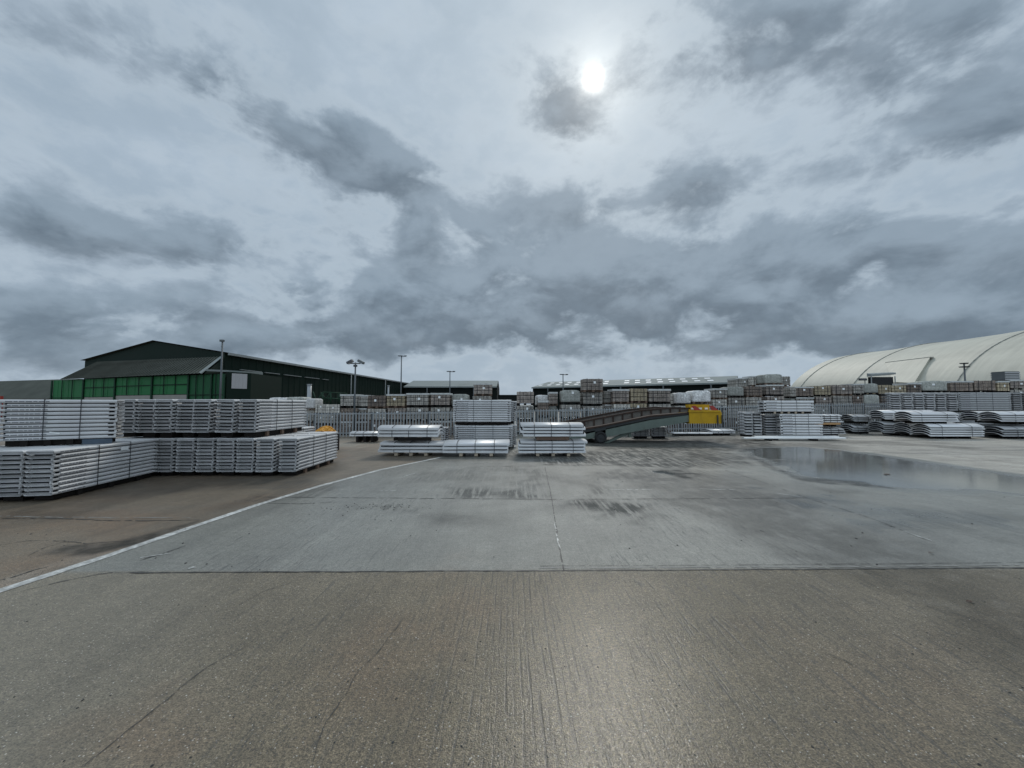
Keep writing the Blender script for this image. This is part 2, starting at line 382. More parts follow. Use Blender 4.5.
    col = t.mix(t.m('MULTIPLY', wetn, .45), col, (.05, .051, .047, 1))
    hz_ = t.noise(t.scale(tc, (17, .9, 1)), 1.0, 4, .62, .3)
    hh_ = t.m('MULTIPLY', Cc[2], t.ss(t.m('ADD', hz_, t.m('MULTIPLY_ADD', med, .5, -.25)), .36, .54))
    col = t.mix(t.m('MULTIPLY', hh_, .82), col, (.055, .056, .053, 1))
    big2 = t.noise(tc, .22, 4, .6, .5); tyre = t.noise(t.scale(tc, (2.6, .12, 1)), 1.0, 4, .6, .3)
    k3 = t.m('MULTIPLY', t.m('MULTIPLY_ADD', big2, 1.0, .5), t.m('MULTIPLY_ADD', tyre, .7, .65)); col = t.mix(1., col, t.comb(k3, k3, k3), 'MULTIPLY')
    t.put(b.inputs['Base Color'], col)
    damp = t.ss(t.m('ADD', big, t.m('MULTIPLY', med, .5)), .55, 1.0)
    rough = t.m('ADD', .66, t.m('MULTIPLY', A[1], -.20))
    rough = t.m('ADD', rough, t.m('MULTIPLY', A[2], .08))
    rough = t.m('ADD', rough, t.m('MULTIPLY', B[0], .25))
    rough = t.m('ADD', rough, t.m('MULTIPLY_ADD', fine, .22, -.11))
    rough = t.m('SUBTRACT', rough, t.m('MULTIPLY', damp, .12))
    inv = t.m('SUBTRACT', 1., wetn)
    rough = t.m('MULTIPLY_ADD', t.m('SUBTRACT', rough, .10), inv, .10, True)
    t.put(b.inputs['Roughness'], rough); matt = t.m('SUBTRACT', 1., t.m('MULTIPLY', t.m('MAXIMUM', hh_, t.m('MULTIPLY', B[1], t.ss(med, .28, .55))), .92)); t.put(b.inputs['Specular IOR Level'], t.m('MULTIPLY', matt, t.m('MULTIPLY_ADD', wetn, .55, .45)))
    hgt = t.m('ADD', t.m('MULTIPLY', t.noise(tc, 120, 4, .65), 1.0), t.m('MULTIPLY', gl, -.9))
    hgt = t.m('ADD', hgt, t.m('MULTIPLY', t.noise(tc, 30, 4, .6), .8))
    hgt = t.m('ADD', hgt, t.m('MULTIPLY', chip, .3)); hgt = t.m('ADD', hgt, t.m('MULTIPLY', gk, .8))
    bn = t.node('ShaderNodeBump'); bn.inputs['Distance'].default_value = .005
    t.put(bn.inputs['Strength'], t.m('MULTIPLY', inv, t.m('MULTIPLY_ADD', A[1], -.3, 1.)))
    t.put(bn.inputs['Height'], hgt); t.put(b.inputs['Normal'], bn.outputs[0])
    b2_ = t.node('ShaderNodeBump'); b2_.inputs['Distance'].default_value = .0008; t.put(b2_.inputs['Strength'], t.m('MULTIPLY', inv, .9)); t.put(b2_.inputs['Height'], hgt)
    t.put(b.inputs['Coat Weight'], t.m('MULTIPLY', matt, t.m('MULTIPLY_ADD', t.m('MAXIMUM', A[2], B[0]), -.26, .35, True))); b.inputs['Coat Roughness'].default_value = .13; t.put(b.inputs['Coat Normal'], b2_.outputs[0])
    return m
me.materials.append(ground_mat())
go = bpy.data.objects.new('ground', me); C.objects.link(go); struct(go)

M['joint'] = simple('dark_joint_filler', (.035, .034, .031), .6, 0, .3, 20)
M['joint_pale'] = simple('pale_mortar_band', (.20, .195, .18), .6, 0, .3, 12)
def paint_mat():
    m, t, b = new_mat('worn_white_line_paint')
    tc = t.node('ShaderNodeTexCoord').outputs['Object']
    n = t.noise(tc, 14, 7, .7); n2 = t.noise(tc, 2.2, 5, .6)
    f = t.ss(t.m('ADD', n, t.m('MULTIPLY', n2, .6)), .62, .92)
    t.put(b.inputs['Base Color'], t.mix(t.m('MULTIPLY', f, .75), (.62, .615, .58, 1), (.20, .195, .18, 1)))
    b.inputs['Roughness'].default_value = .5
    return m
M['line'] = paint_mat()
def ribbon(mb, pts, w0, z=.004, wob=0., step=.06, taper=False, keep=1.0):
    """irregular strip on the ground through world points"""
    dense = []
    for a, b in zip(pts, pts[1:]):
        a = Vector(a); b = Vector(b); n = max(1, int((b - a).length / step))
        for i in range(n): dense.append(a.lerp(b, i / n))
    dense.append(Vector(pts[-1])); n = len(dense)
    vs = []; off = 0
    for i, p in enumerate(dense):
        t = (dense[min(i + 1, n - 1)] - dense[max(i - 1, 0)]); t.z = 0; t.normalize()
        q = Vector((-t.y, t.x, 0)); off = off * .8 + random.uniform(-wob, wob)
        w = w0 * (random.uniform(.35, 1.3) if wob else random.uniform(.93, 1.07))
        if taper: w *= .15 + .85 * math.sin(math.pi * min(1, (i + .5) / n)) ** .5
        vs.append((p.x + q.x * (off + w / 2), p.y + q.y * (off + w / 2), z)); vs.append((p.x + q.x * (off - w / 2), p.y + q.y * (off - w / 2), z))
    fs = [(2 * i, 2 * i + 1, 2 * i + 3, 2 * i + 2) for i in range(n - 1) if random.random() < keep]
    mb.add(vs, fs)
mb = MB(); ribbon(mb, WLg, .115, .004, 0, .15)
struct(mb.build('road_marking', M['line'], fix=False))
mb = MB()
for pts, w in (([(605,489.5),(652,490)], .03), ([(555,523),(560,549)], .02), ([(400,478),(416,473)], .035), ([(380,491),(396,491)], .03), ([(140,558),(172,553)], .03), ([(188,569),(200,565)], .05), ([(775,493),(800,497)], .02), ([(905,532),(932,541)], .02), ([(700,489),(735,490)], .03)):
    ribbon(mb, [G(*p) for p in pts], w, .005, .006, .05, True, .85)
struct(mb.build('road_marking', M['line'], fix=False))
mb = MB(); ribbon(mb, J1[1:], .022, .0045, .004, .05)
ribbon(mb, [G(540, 566.3), G(760, 565), G(1100, 562)], .008, .0045, .002, .05, False, .8)
ribbon(mb, [G(255,497), G(420,498.5), G(560,499.5), G(700,498.8), G(805,498)], .022, .0045, .006, .06, False, .85)
ribbon(mb, [G(545,467), G(552,500), G(558,540), G(564,571)], .014, .0045, .003, .05, False, .9)
ribbon(mb, [G(480,466.5), G(600,465.5), G(780,462)], .03, .0045, .01, .1, False, .8)
ribbon(mb, [G(725,470), G(765,483), G(810,499), G(870,518), G(930,541)], .014, .0045, .006, .06, False, .75)
ribbon(mb, [G(-60,518), G(60,519), G(120,521), G(200,520)], .028, .0045, .008, .05, True, .9)
struct(mb.build('slab_joint', M['joint'], fix=False))
mb = MB(); ribbon(mb, [G(540, 568.3), G(800, 567), G(1100, 564.5)], .024, .003, .006, .06, False, .7)
ribbon(mb, [G(500,464.5), G(640,463), G(790,460)], .07, .003, .02, .1, False, .9)
ribbon(mb, [G(-60,515.6), G(120,518), G(190,518)], .03, .003, .01, .06, False, .8)
struct(mb.build('slab_edge', M['joint_pale'], fix=False))
def crack(pts, w, wob):
    mb = MB(); ribbon(mb, [G(*p) for p in pts], w, .004, wob, .022, True, .92)
    struct(mb.build('ground_crack', M['joint'], fix=False))
crack([(405,616),(380,650),(357,672),(345,695),(326,722),(316,750),(308,790)], .0055, .0035)
crack([(270,628),(240,650),(205,668),(170,697),(135,725),(82,768),(40,800)], .005, .0035)
crack([(240,604),(262,592),(300,580)], .006, .004)
crack([(-40,549),(0,545),(30,541),(62,541),(88,544),(110,542),(140,540)], .012, .01)
crack([(28,556),(45,548),(60,543),(75,541)], .012, .01)
crack([(-20,584),(10,578),(35,570),(48,567)], .02, .006)
crack([(20,592),(60,582),(110,573),(150,572)], .012, .006)
crack([(140,561),(165,553),(185,546)], .02, .006)
crack([(255,503),(300,504),(340,502)], .02, .008)
crack([(828,654),(840,659),(852,665)], .008, .004)

# ------------------------------------------------------------------ PANEL BUNDLES
def tray_mesh(L, w, t, mat, marks=True, top=False):
    mb = MB(); h = w / 2
    lo = [(-h + .022, 0), (h - .022, 0), (h - .005, .12 * t), (h, .34 * t), (h - .001, .57 * t), (-h + .001, .57 * t), (-h, .34 * t), (-h + .005, .12 * t)]
    up = [(-h + .001, .571 * t), (h - .001, .571 * t), (h - .010, .74 * t), (h - .030, .84 * t), (-h + .030, .84 * t), (-h + .010, .74 * t)]
    mb.prism(lo, -L / 2, L / 2, 0, None, False, .05)
    for q in range(len(mb.f)):
        if len(mb.f[q]) > 4: mb.m[q] = 3
    mb.prism(up, -L / 2 + (0 if top else .12), L / 2 - (0 if top else .12), 0)
    if not top: mb.box(-L / 2 + .13, L / 2 - .13, -h + .085, h - .085, .845 * t, .995 * t, 2); mb.box(-L / 2 + .085, -L / 2 + .118, -h + .03, h - .03, .575 * t, .995 * t, 2); mb.box(L / 2 - .118, L / 2 - .085, -h + .03, h - .03, .575 * t, .995 * t, 2)  # dark blocks paint the shade in the panel gaps
    for xe in (-L / 2 + .008, L / 2 - .04):      # end clip at one corner
        if not top: mb.box(xe, xe + .032, -h + .03, -h + .05, .575 * t, .985 * t, 3)
    if marks:
        for sg in (-1, 1):
            x = -L / 2 + .10
            for q in range(7):
                l = random.uniform(.03, .09); yy = sg * (h + .0015)
                mb.box(x, x + l, min(yy, yy - sg * .004), max(yy, yy - sg * .004), .24 * t, .48 * t, 1)
                x += l + .015
    return mesh_only(mb, 'panel', [mat, M['print'], M['gap_shade'], M['end_cap']])
def arch_z(u, s): return s * (1 - abs(u) ** 2.4)
def arch_mesh(L, w, t, s, mat, pitch, toponly=False):
    mb = MB(); n = 14; top = []; bot = []; c0 = []; c1 = []
    for i in range(n + 1):
        u = -1 + 2 * i / n; z = arch_z(u, s)
        top.append((u * w / 2, z + t)); bot.append((u * (w / 2 - .012), z))
        c0.append((u * (w / 2 - .075), z + t + .001)); c1.append((u * (w / 2 - .075), z + pitch - .003))
    mb.prism(bot + top[::-1], -L / 2, L / 2, 0, None, True, 0)
    if not toponly: mb.prism(c0 + c1[::-1], -L / 2 + .035, L / 2 - .035, 1, None, False, 0)  # dark filler paints the shade between nested sheets
    for sg in (-1, 1):    # turned-down edges
        y0 = sg * (w / 2 - .006); y1 = sg * (w / 2 + .010)
        mb.box(-L / 2 + .01, L / 2 - .01, min(y0, y1), max(y0, y1), -.014, t + .004, 0)
    return mesh_only(mb, 'panel', [mat, M['gap_shade']])
_mc = {}
def get_tray(L, w, t, mat, marks=True, top=False):
    k = ('t', L, w, t, mat, marks, top)
    if k not in _mc: _mc[k] = tray_mesh(L, w, t, M[mat], marks, top)
    return _mc[k]
def get_arch(L, w, t, s, mat, pitch, top=False):
    k = ('a', L, w, t, s, mat, pitch, top)
    if k not in _mc: _mc[k] = arch_mesh(L, w, t, s, M[mat], pitch, top)
    return _mc[k]
def bearers(t, n, w, h, mat, L, inset=.22, bw=.09, board=True):  # board: adds the dark shade slab under the bundle
    if h > .05 and board:
        mb = MB(); mb.box(-L / 2 + .10, L / 2 - .10, -w / 2 + .07, w / 2 - .07, -h + .012, -.004); mb.build('under_shade_slab', M['timber_and_shade'], t)  # dark slab added as the shade under a bundle, between its bearers
    for i in range(n):
        x = -L / 2 + inset * L + (1 - 2 * inset) * L * i / (n - 1)
        mb = MB(); a = w / 2 - .02
        mb.box(x - bw / 2, x + bw / 2, -a, a, -h, -.002)
        mb.build('bearer', M[mat], t)
GROUP = 'strapped bundles of grey metal panels stored in the yard'
def tray_bundle(cx, cy, z0, rz, label, L=2.2, w=.42, n=10, t=.077, mat='alu', bear=.1, bmat='timber_and_shade', nb=3, straps=2, tagged=False, jit=.012, marks=True, group=GROUP):
    T = thing('panel_bundle', label, 'panel bundle', (cx, cy, z0), rz, group)
    mesh = get_tray(round(L, 2), w, t, mat, marks)
    for i in range(n):
        inst('panel', mesh if i < n - 1 else get_tray(round(L, 2), w, t, mat, marks, True), T, (random.uniform(-jit, jit), random.uniform(-jit * .35, jit * .35), i * t), (0, 0, R(random.uniform(-.25, .25))))
    for k in range(straps):
        x = -L / 2 + L * ((k + 1) / (straps + 1)) * .92 + .1
        mb = MB(); a = w / 2 + .01; b = w / 2 + .004; top = n * t
        top -= .16 * t; mb.box(x - .0055, x + .0055, -a, -b, -.004, top + .006); mb.box(x - .0055, x + .0055, b, a, -.004, top + .006)
        mb.box(x - .0055, x + .0055, -b, b, top, top + .006)
        mb.build('strap', M['strap'], T)
    if bear: bearers(T, nb, w, bear, bmat, L)
    if tagged:
        mb = MB(); x = L * .08; a = w / 2 + .012
        mb.box(x, x + .16, -a - .004, -a, n * t * .66, n * t * .66 + .08); mb.build('paper_label', M['tag'], T)
    return T
def arch_bundle(cx, cy, z0, rz, label, L=2.2, w=.9, n=4, t=.03, pitch=.1, s=.11, mat='alu_shiny', bear=.1, bmat='timber_pale', nb=3, straps=3, jit=.06, group=GROUP, sag=0):
    T = thing('panel_bundle', label, 'panel bundle', (cx, cy, z0), rz, group)
    mesh = get_arch(round(L, 2), w, t, s, mat, pitch)
    for i in range(n):
        inst('panel', mesh if i < n - 1 else get_arch(round(L, 2), w, t, s, mat, pitch, True), T, (random.uniform(-jit, jit), random.uniform(-.015, .015), .02 + i * pitch), (R(random.uniform(-.8, .8)), R(random.uniform(-.35, .35)), R(random.uniform(-.6, .6))))
    zt = .02 + (n - 1) * pitch + t
    for k in range(straps):
        x = -L * .27 + L * .54 * k / max(1, straps - 1) + random.uniform(-.06, .06)
        mb = MB(); vs = []; m = 14
        prof = [(-w / 2 - .02, 0)] + [((-1 + 2 * i / m) * (w / 2 + .02), zt + arch_z(-1 + 2 * i / m, s) + .012) for i in range(m + 1)] + [(w / 2 + .02, 0)]
        for (y, z) in prof: vs += [(x - .008, y, z), (x + .008, y, z), (x + .008, y * .985, z - .006), (x - .008, y * .985, z - .006)]
        fs = []
        for i in range(len(prof) - 1):
            for a in range(4): fs.append((4 * i + a, 4 * i + (a + 1) % 4, 4 * i + 4 + (a + 1) % 4, 4 * i + 4 + a))
        mb.add(vs, fs); mb.build('strap', M['strap'], T)
    if bear: bearers(T, nb, w, bear, bmat, L, .27, .1, False)
    return T
ORD = ['first', 'second', 'third', 'fourth', 'fifth', 'sixth', 'seventh', 'eighth', 'ninth', 'tenth', 'eleventh', 'twelfth', 'thirteenth', 'fourteenth', 'fifteenth', 'sixteenth', 'seventeenth', 'eighteenth', 'nineteenth', 'twentieth']
# left block, rear rows with ends to the camera
for i in range(9):
    lab = 'end-on panel bundle, %s from the right in the lower row left of the white line' % ORD[i]
    if i == 0: lab = 'rightmost end-on panel bundle of the lower row, left of the white line'
    tray_bundle(-5.16 - .464 * i, 8.86 + 1.1 + random.uniform(-.03, .03), .105, R(90 + random.uniform(-.5, .5)) if i else R(91.5), lab, w=.408, bmat='timber_and_shade' if i else 'timber_brown')
for i, xo in enumerate([0, .475, .985, 1.42, 1.86, 2.30, 2.74]):
    lab = 'end-on panel bundle, %s from the right in the upper row left of the white line' % ORD[i]
    if i == 0: lab = 'rightmost end-on panel bundle of the upper row, left of the white line'
    tl = tray_bundle(-6.10 - xo, 8.86 + 1.1 + random.uniform(-.05, .05), 1.0, R(90 + random.uniform(-1, 1)), lab, w=.408, bear=.12, bmat='timber_and_shade' if i else 'timber_brown', jit=.02)
    if i == 1: tl.rotation_euler = (R(1.2), 0, R(90))
for i in range(2):
    tray_bundle(-7.15 - .5 * i, 12.5, .105, R(90), ['right', 'left'][i] + ' panel bundle half hidden behind the lower end-on row beside the fence', n=10)
# nearest left block
dB = Vector((-.14, .99, 0)).normalized(); nB = Vector((-dB.y, dB.x, 0))
for i in range(4):
    c = Vector((-7.79, 6.63, 0)) + dB * 1.15 + nB * (.21 + .452 * i)
    lab = ['nearest panel bundle at left, long side showing with white paper label', 'second panel bundle at left, end-on beside the nearest labelled bundle',
           'third end-on panel bundle at left, cut by the photo edge', 'fourth end-on panel bundle at left beyond the photo edge'][i]
    tray_bundle(c.x, c.y, .105, R(98.1), lab, L=2.34, n=10, tagged=False, bear=.1, mat='alu')
    if i == 0:
        T = [o for o in C.objects if o.name.startswith('panel_bundle')][-1]
# long-side upper bundles
b = Vector((-7.93, 7.75, 0)); a = Vector((-9.30, 6.96, 0)); mdp = (a + b) / 2; ra = math.atan2(b.y - a.y, b.x - a.x); na = Vector((-math.sin(ra), math.cos(ra), 0))
tA = tray_bundle(mdp.x + na.x * .21, mdp.y + na.y * .21, .975, ra, 'upper panel bundle lying side-on at the left edge, two straps and dark print', L=(b - a).length, n=10, bear=.11, nb=4, bmat='timber_and_shade', straps=2)
mb = MB(); mb.box(.32, .74, -.215, -.19, -.105, -.012); mb.build('blue_board', M['blue'], tA)
mb = MB(); mb.hexa([(-.12,-.22,.13),(0,-.22,.10),(0,-.222,.125),(-.12,-.222,.15)], [(-.11,-.226,.14),(.02,-.226,.11),(.02,-.228,.13),(-.11,-.228,.155)]); mb.build('paper_label', M['tag'], tA)
tray_bundle(mdp.x - 1.95, mdp.y - .72, .975, R(20), 'upper panel bundle at the far left, only its right end in view', n=10, bear=.11)
# paper label on nearest bundle side (right side = local -y)
for o in list(C.objects):
    if o.get('label', '').startswith('nearest panel bundle at left'):
        mb = MB(); mb.box(.12, .30, -.228, -.222, .60, .67); mb.build('paper_label', M['tag'], o)
# centre group
def side_px(px0, px1, Y): return X_(px0, Y), X_(px1, Y)
def arch_px(px0, px1, Y, z0, label, n, rz=0, w=.9, **k):
    x0, x1 = side_px(px0, px1, Y)
    return arch_bundle((x0 + x1) / 2, Y + w / 2, z0, R(rz), label, L=x1 - x0, w=w, n=n, **k)
def tray_px(px0, px1, Y, z0, label, n, rz=0, w=.42, **k):
    x0, x1 = side_px(px0, px1, Y)
    return tray_bundle((x0 + x1) / 2, Y + w / 2, z0, R(rz), label, L=x1 - x0, w=w, n=n, **k)
arch_px(379, 443.5, 12.3, .11, 'lower curved panel bundle in the leftmost centre stack, on pale timber blocks', 3, pitch=.108, s=.05, t=.045, rz=.5)
arch_px(379, 440, 12.3, .60, 'upper curved panel bundle in the leftmost centre stack, on a dark plank', 3, pitch=.105, s=.085, t=.045, bmat='timber_and_shade', bear=.11)
arch_px(443.5, 509, 12.1, .12, 'single curved panel bundle in front of the tall flat-panel stack', 3, pitch=.112, s=.08, t=.045)
arch_px(519.5, 586.5, 12.2, .11, 'lower curved panel bundle in the right centre stack, on pale timber blocks', 4, pitch=.098, s=.04, t=.04)
arch_px(521, 584, 12.2, .63, 'upper curved panel bundle in the right centre stack, on a brown plank', 4, pitch=.1, s=.06, t=.04, bmat='timber_brown', bear=.12)
for (pa, pb, z, m_) in ((398, 431, .49, 'timber_and_shade'), (537, 569, .515, 'timber_brown')):
    x0, x1 = side_px(pa, pb, 12.2); mb = MB(); mb.box(x0, x1, 12.235, 12.33, z, z + .10)
    tag(mb.build('timber_plank', M[m_]), 'long %s timber plank between the two curved bundles of the %s centre stack' % (('dark', 'left') if pa < 500 else ('brown', 'right')), 'plank')
tray_px(453, 511, 14.0, 1.0, 'upper flat panel bundle of the tall centre stack, dark print at left ends', 10, t=.081, bear=.12, bmat='timber_and_shade')
tray_px(455, 512.5, 14.0, .1, 'lower flat panel bundle of the tall centre stack', 10, t=.078)
x0, x1 = side_px(454, 516.5, 14.6)
tray_bundle((x0 + x1) / 2, 14.85, .1, 0, 'lower flat panel bundle hidden behind the tall centre stack', L=x1 - x0)
tray_bundle((x0 + x1) / 2, 14.85, 1.0, 0, 'upper flat panel bundle hidden behind the tall centre stack', L=x1 - x0, bear=.12, mat='alu_dull')
tray_px(441, 449, 14.4, .1, 'short panel bundle end showing between the left centre stack and the tall stack', 9, mat='alu')
arch_px(349, 381, 16.6, .27, 'low thin panel bundle on dark timbers by the fence, left of the centre stacks', 2, pitch=.09, s=.05, bmat='timber_and_shade', bear=.25, nb=3, w=.7)
# behind the ramp
tray_px(633, 649, 18.6, .1, 'left short panel bundle under the raised loading ramp', 6, mat='alu', bear=.09)
tray_px(651, 667, 18.6, .1, 'right short panel bundle under the raised loading ramp', 6, mat='alu', bear=.09)
tray_px(673, 712, 20.0, .1, 'flat white panel pair lying on the ground below the yellow box', 1, mat='alu_shiny', bear=.09, w=.5, marks=False)
arch_px(711, 735, 20.2, .12, 'low curved panel bundle on dark timbers right of the yellow box', 2, pitch=.09, s=.06, bmat='timber_and_shade', w=1.2)
# right centre stack
tray_px(780, 822, 19.2, .1, 'lower flat panel bundle of the right yard stack, side-on', 4, t=.135, w=.5, mat='alu_shiny')
tray_px(779.5, 822.5, 19.2, .66, 'middle flat panel bundle of the right yard stack, side-on', 4, t=.126, bear=.02, w=.5, mat='alu_shiny')
tray_px(764, 814, 19.2, 1.27, 'top flat panel bundle of the right yard stack, side-on', 4, t=.142, bear=.10, bmat='timber_pale', nb=5, w=.5, mat='alu_shiny')
for i, pc in enumerate((748.5, 757.5)):
    tray_bundle(X_(pc, 19.6), 19.6 + .3, .1, R(90), '%s end-on panel bundle at the left of the right yard stack' % ['first', 'second'][i], L=.6, n=8, w=.40, t=.147)
tray_bundle(X_(771, 19.5), 19.5 + .3, .1, R(90), 'dull end-on panel bundle between the end-on pair and the side-on right stack', L=.6, n=8, w=.62, t=.13, mat='alu_dull')
arch_px(815, 844, 19.7, .12, 'lower loose panel bundle sticking out right of the side-on right stack', 3, pitch=.1, s=.05, w=.9, mat='alu_dull', bmat='timber_and_shade')
T = arch_px(818, 841, 19.7, .72, 'upper loose panel bundle with a tan board, right of the side-on right stack', 4, pitch=.1, s=.05, w=.9, mat='alu_shiny', bmat='timber_and_shade', bear=.22)
mb = MB(); mb.box(-.62, .5, -.47, .1, -.12, -.02); mb.build('tan_board', M['tan_ply'], T)
# long white planks on the ground
for k, (a_, b_, Y, z, l) in enumerate(((742, 842, 17.5, .09, 'long white plank on the ground, front one before the right stack'), (752, 836, 17.85, .12, 'long white plank on the ground, rear one before the right stack'))):
    x0, x1 = side_px(a_, b_, Y)
    T = thing('metal_plank', l, 'plank', ((x0 + x1) / 2, Y, 0), R([-.6, .4][k]))
    L = x1 - x0; mb = MB(); mb.prism([(-.12,z),(.12,z),(.12,z+.05),(.1,z+.06),(-.1,z+.06),(-.12,z+.05)], -L/2, L/2, 0, None, False, .02); mb.build('board', M['white'], T)
    for xx in (-L * .25, L * .2):
        mb = MB(); mb.box(xx - .05, xx + .05, -.2, .2, .0, z - .002); mb.build('block', M['timber_and_shade'], T)
# right-hand curved bundles
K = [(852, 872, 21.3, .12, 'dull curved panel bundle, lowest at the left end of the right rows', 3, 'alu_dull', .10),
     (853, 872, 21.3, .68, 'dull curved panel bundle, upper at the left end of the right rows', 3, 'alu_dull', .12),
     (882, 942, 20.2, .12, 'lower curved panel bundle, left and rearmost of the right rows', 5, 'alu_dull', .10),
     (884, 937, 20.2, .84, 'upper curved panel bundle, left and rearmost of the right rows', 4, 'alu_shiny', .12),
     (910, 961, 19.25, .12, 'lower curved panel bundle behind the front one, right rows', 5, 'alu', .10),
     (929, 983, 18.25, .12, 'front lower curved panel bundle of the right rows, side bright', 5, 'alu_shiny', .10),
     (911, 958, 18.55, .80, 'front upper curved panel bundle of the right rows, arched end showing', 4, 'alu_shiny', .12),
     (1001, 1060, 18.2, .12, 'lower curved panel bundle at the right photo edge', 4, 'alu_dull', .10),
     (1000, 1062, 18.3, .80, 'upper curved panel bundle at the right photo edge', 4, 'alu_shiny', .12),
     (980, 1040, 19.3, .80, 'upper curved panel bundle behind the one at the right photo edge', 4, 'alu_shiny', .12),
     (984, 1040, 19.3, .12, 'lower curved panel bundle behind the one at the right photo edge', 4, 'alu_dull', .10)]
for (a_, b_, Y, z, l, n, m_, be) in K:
    arch_px(a_, b_, Y, z, l, n, pitch=.105, s=.13, mat=m_, bear=be, bmat='timber_and_shade', w=.92, t=.02, straps=2, jit=.06, rz=random.uniform(-.8, .8))
# tall columns behind
Yc = 22.0
for i in range(6):
    pc = 897.5 + 11.3 * i
    for lv, z in ((0, .1), (1, 1.28)):
        tray_bundle(X_(pc, Yc) , Yc + .22 + random.uniform(-.03, .03), z, R(90 + random.uniform(-1, 1)), '%s end-on panel bundle, %s tier, in the tall row before the cream tent' % (ORD[i], ['lower', 'upper'][lv]), L=.42, w=.50, n=8, t=.13, bear=.10, mat='alu', jit=.03)
for lv, z in ((0, .1), (1, 1.28)):
    tray_px(959, 1011.5, Yc, z, '%s long side-on panel bundle right of the tall end-on row' % ['lower', 'upper'][lv], 10, t=.104, w=.53, straps=2, mat='alu_dull')
for i in range(2):
    tray_bundle(X_(1018 + 11 * i, Yc), Yc + .35, 1.28, R(90), '%s upper dark end-on panel bundle right of the long side-on one' % ORD[i], L=.7, w=.5, n=10, t=.104, mat='alu_dull')
    tray_bundle(X_(1018 + 11 * i, Yc), Yc + .35, .1, R(90), '%s lower dark end-on panel bundle right of the long side-on one' % ORD[i], L=.7, w=.5, n=10, t=.104, mat='alu_dull')

# ------------------------------------------------------------------ BRICK PACKS
def pack_block(kind):
    mb = MB(); nx_, ny_, nz_ = (5, 2, 3); W, D_, Hh = 1.2, 1.0, .61
    if 'wrapped' in kind:
        # soft wrapped body: subdivided box with rounded, wrinkled surface
        N = 7; pts = {}
        def sv(i, j, k):
            x = (i / N - .5) * W; y = (j / N - .5) * D_; z = k / N * Hh
            ex = abs(2 * i / N - 1); ez = max(0, 2 * k / N - 1); ey = abs(2 * j / N - 1)
            s = 1 - .045 * (ez ** 4) - .02 * random.random(); z2 = z - .05 * (ex ** 5) * (k == N) - .02 * random.random() * (k > 0)
            return (x * s * (1 - .03 * ey ** 6), y * s * (1 - .03 * ex ** 6), z2)
        V = {}; vs = []
        for i in range(N + 1):
            for j in range(N + 1):
                for k in range(N + 1):
                    if i in (0, N) or j in (0, N) or k in (0, N): V[i, j, k] = len(vs); vs.append(sv(i, j, k))
        fs = []
        for a in range(N):
            for b in range(N):
                for c in (0, N):
                    fs.append((V[c,a,b],V[c,a+1,b],V[c,a+1,b+1],V[c,a,b+1])); fs.append((V[a,c,b],V[a+1,c,b],V[a+1,c,b+1],V[a,c,b+1])); fs.append((V[a,b,c],V[a+1,b,c],V[a+1,b+1,c],V[a,b+1,c]))
        mb.add(vs, fs, 0, True)
    else:
        gx_ = W / nx_; gy_ = D_ / ny_; gz_ = Hh / nz_
        for i in range(nx_):
            for j in range(ny_):
                for k in range(nz_):
                    dx, dy, dz = [random.uniform(-.006, .006) for _ in range(3)]
                    x = -W / 2 + i * gx_ + dx; y = -D_ / 2 + j * gy_ + dy * 1.5; z = k * gz_
                    mb.box(x + .015, x + gx_ - .015, y + .006, y + gy_ - .006, z + .006, z + gz_ - .018 + dz * .5)
        mb.box(-W / 2 + .05, W / 2 - .05, -D_ / 2 + .05, D_ / 2 - .05, .002, Hh - .03, 1)  # dark inner block paints the shade seen in the pack's gaps
    o = mb.build('brick_block', [BM[kind], M['gap_shade']]); me = o.data
    uvl = me.uv_layers.new(name='UVMap')
    for p in me.polygons:
        nrm = p.normal; ax = max(range(3), key=lambda q: abs(nrm[q]))
        for li in p.loop_indices:
            v = me.vertices[me.loops[li].vertex_index].co
            uvl.data[li].uv = (v.y, v.z) if ax == 0 else ((v.x, v.z) if ax == 1 else (v.x, v.y))
    bpy.data.objects.remove(o); return me
PB = {k: pack_block(k) for k in BM}
def pallet_mesh(mat):
    mb = MB()
    for y in (-.45, 0, .45):
        for x in (-.52, 0, .52): mb.box(x - .07, x + .07, y - .05, y + .05, .016, .086)
        mb.box(-.6, .6, y - .05, y + .05, 0, .015)
    for k in range(6): y = -.46 + k * .18; mb.box(-.6, .6, y - .04, y + .04, .087, .105)
    return mesh_only(mb, 'pallet', [mat])
PAL = {'a': pallet_mesh(M['timber_brown']), 'b': pallet_mesh(M['timber_and_shade'])}
mb = MB()
for x in (0, ):
    mb.box(x - .012, x + .012, -.512, -.507, 0, .615); mb.box(x - .012, x + .012, .507, .512, 0, .615); mb.box(x - .012, x + .012, -.507, .507, .612, .617)
STR = mesh_only(mb, 'strap', [M['strap']])
mb = MB(); mb.box(-.07, .07, -.518, -.512, .30, .42); TAGM = mesh_only(mb, 'paper_label', [M['tag']])
mb = MB()
mb.box(-.618, .618, -.522, .522, .622, .628); mb.box(-.618, .618, -.526, -.522, .54, .628); mb.box(-.618, .618, .522, .526, .54, .628); mb.box(-.622, -.618, -.522, .522, .50, .628); mb.box(.618, .622, -.522, .522, .52, .628)
FILM = mesh_only(mb, 'plastic_film', [M['film']])
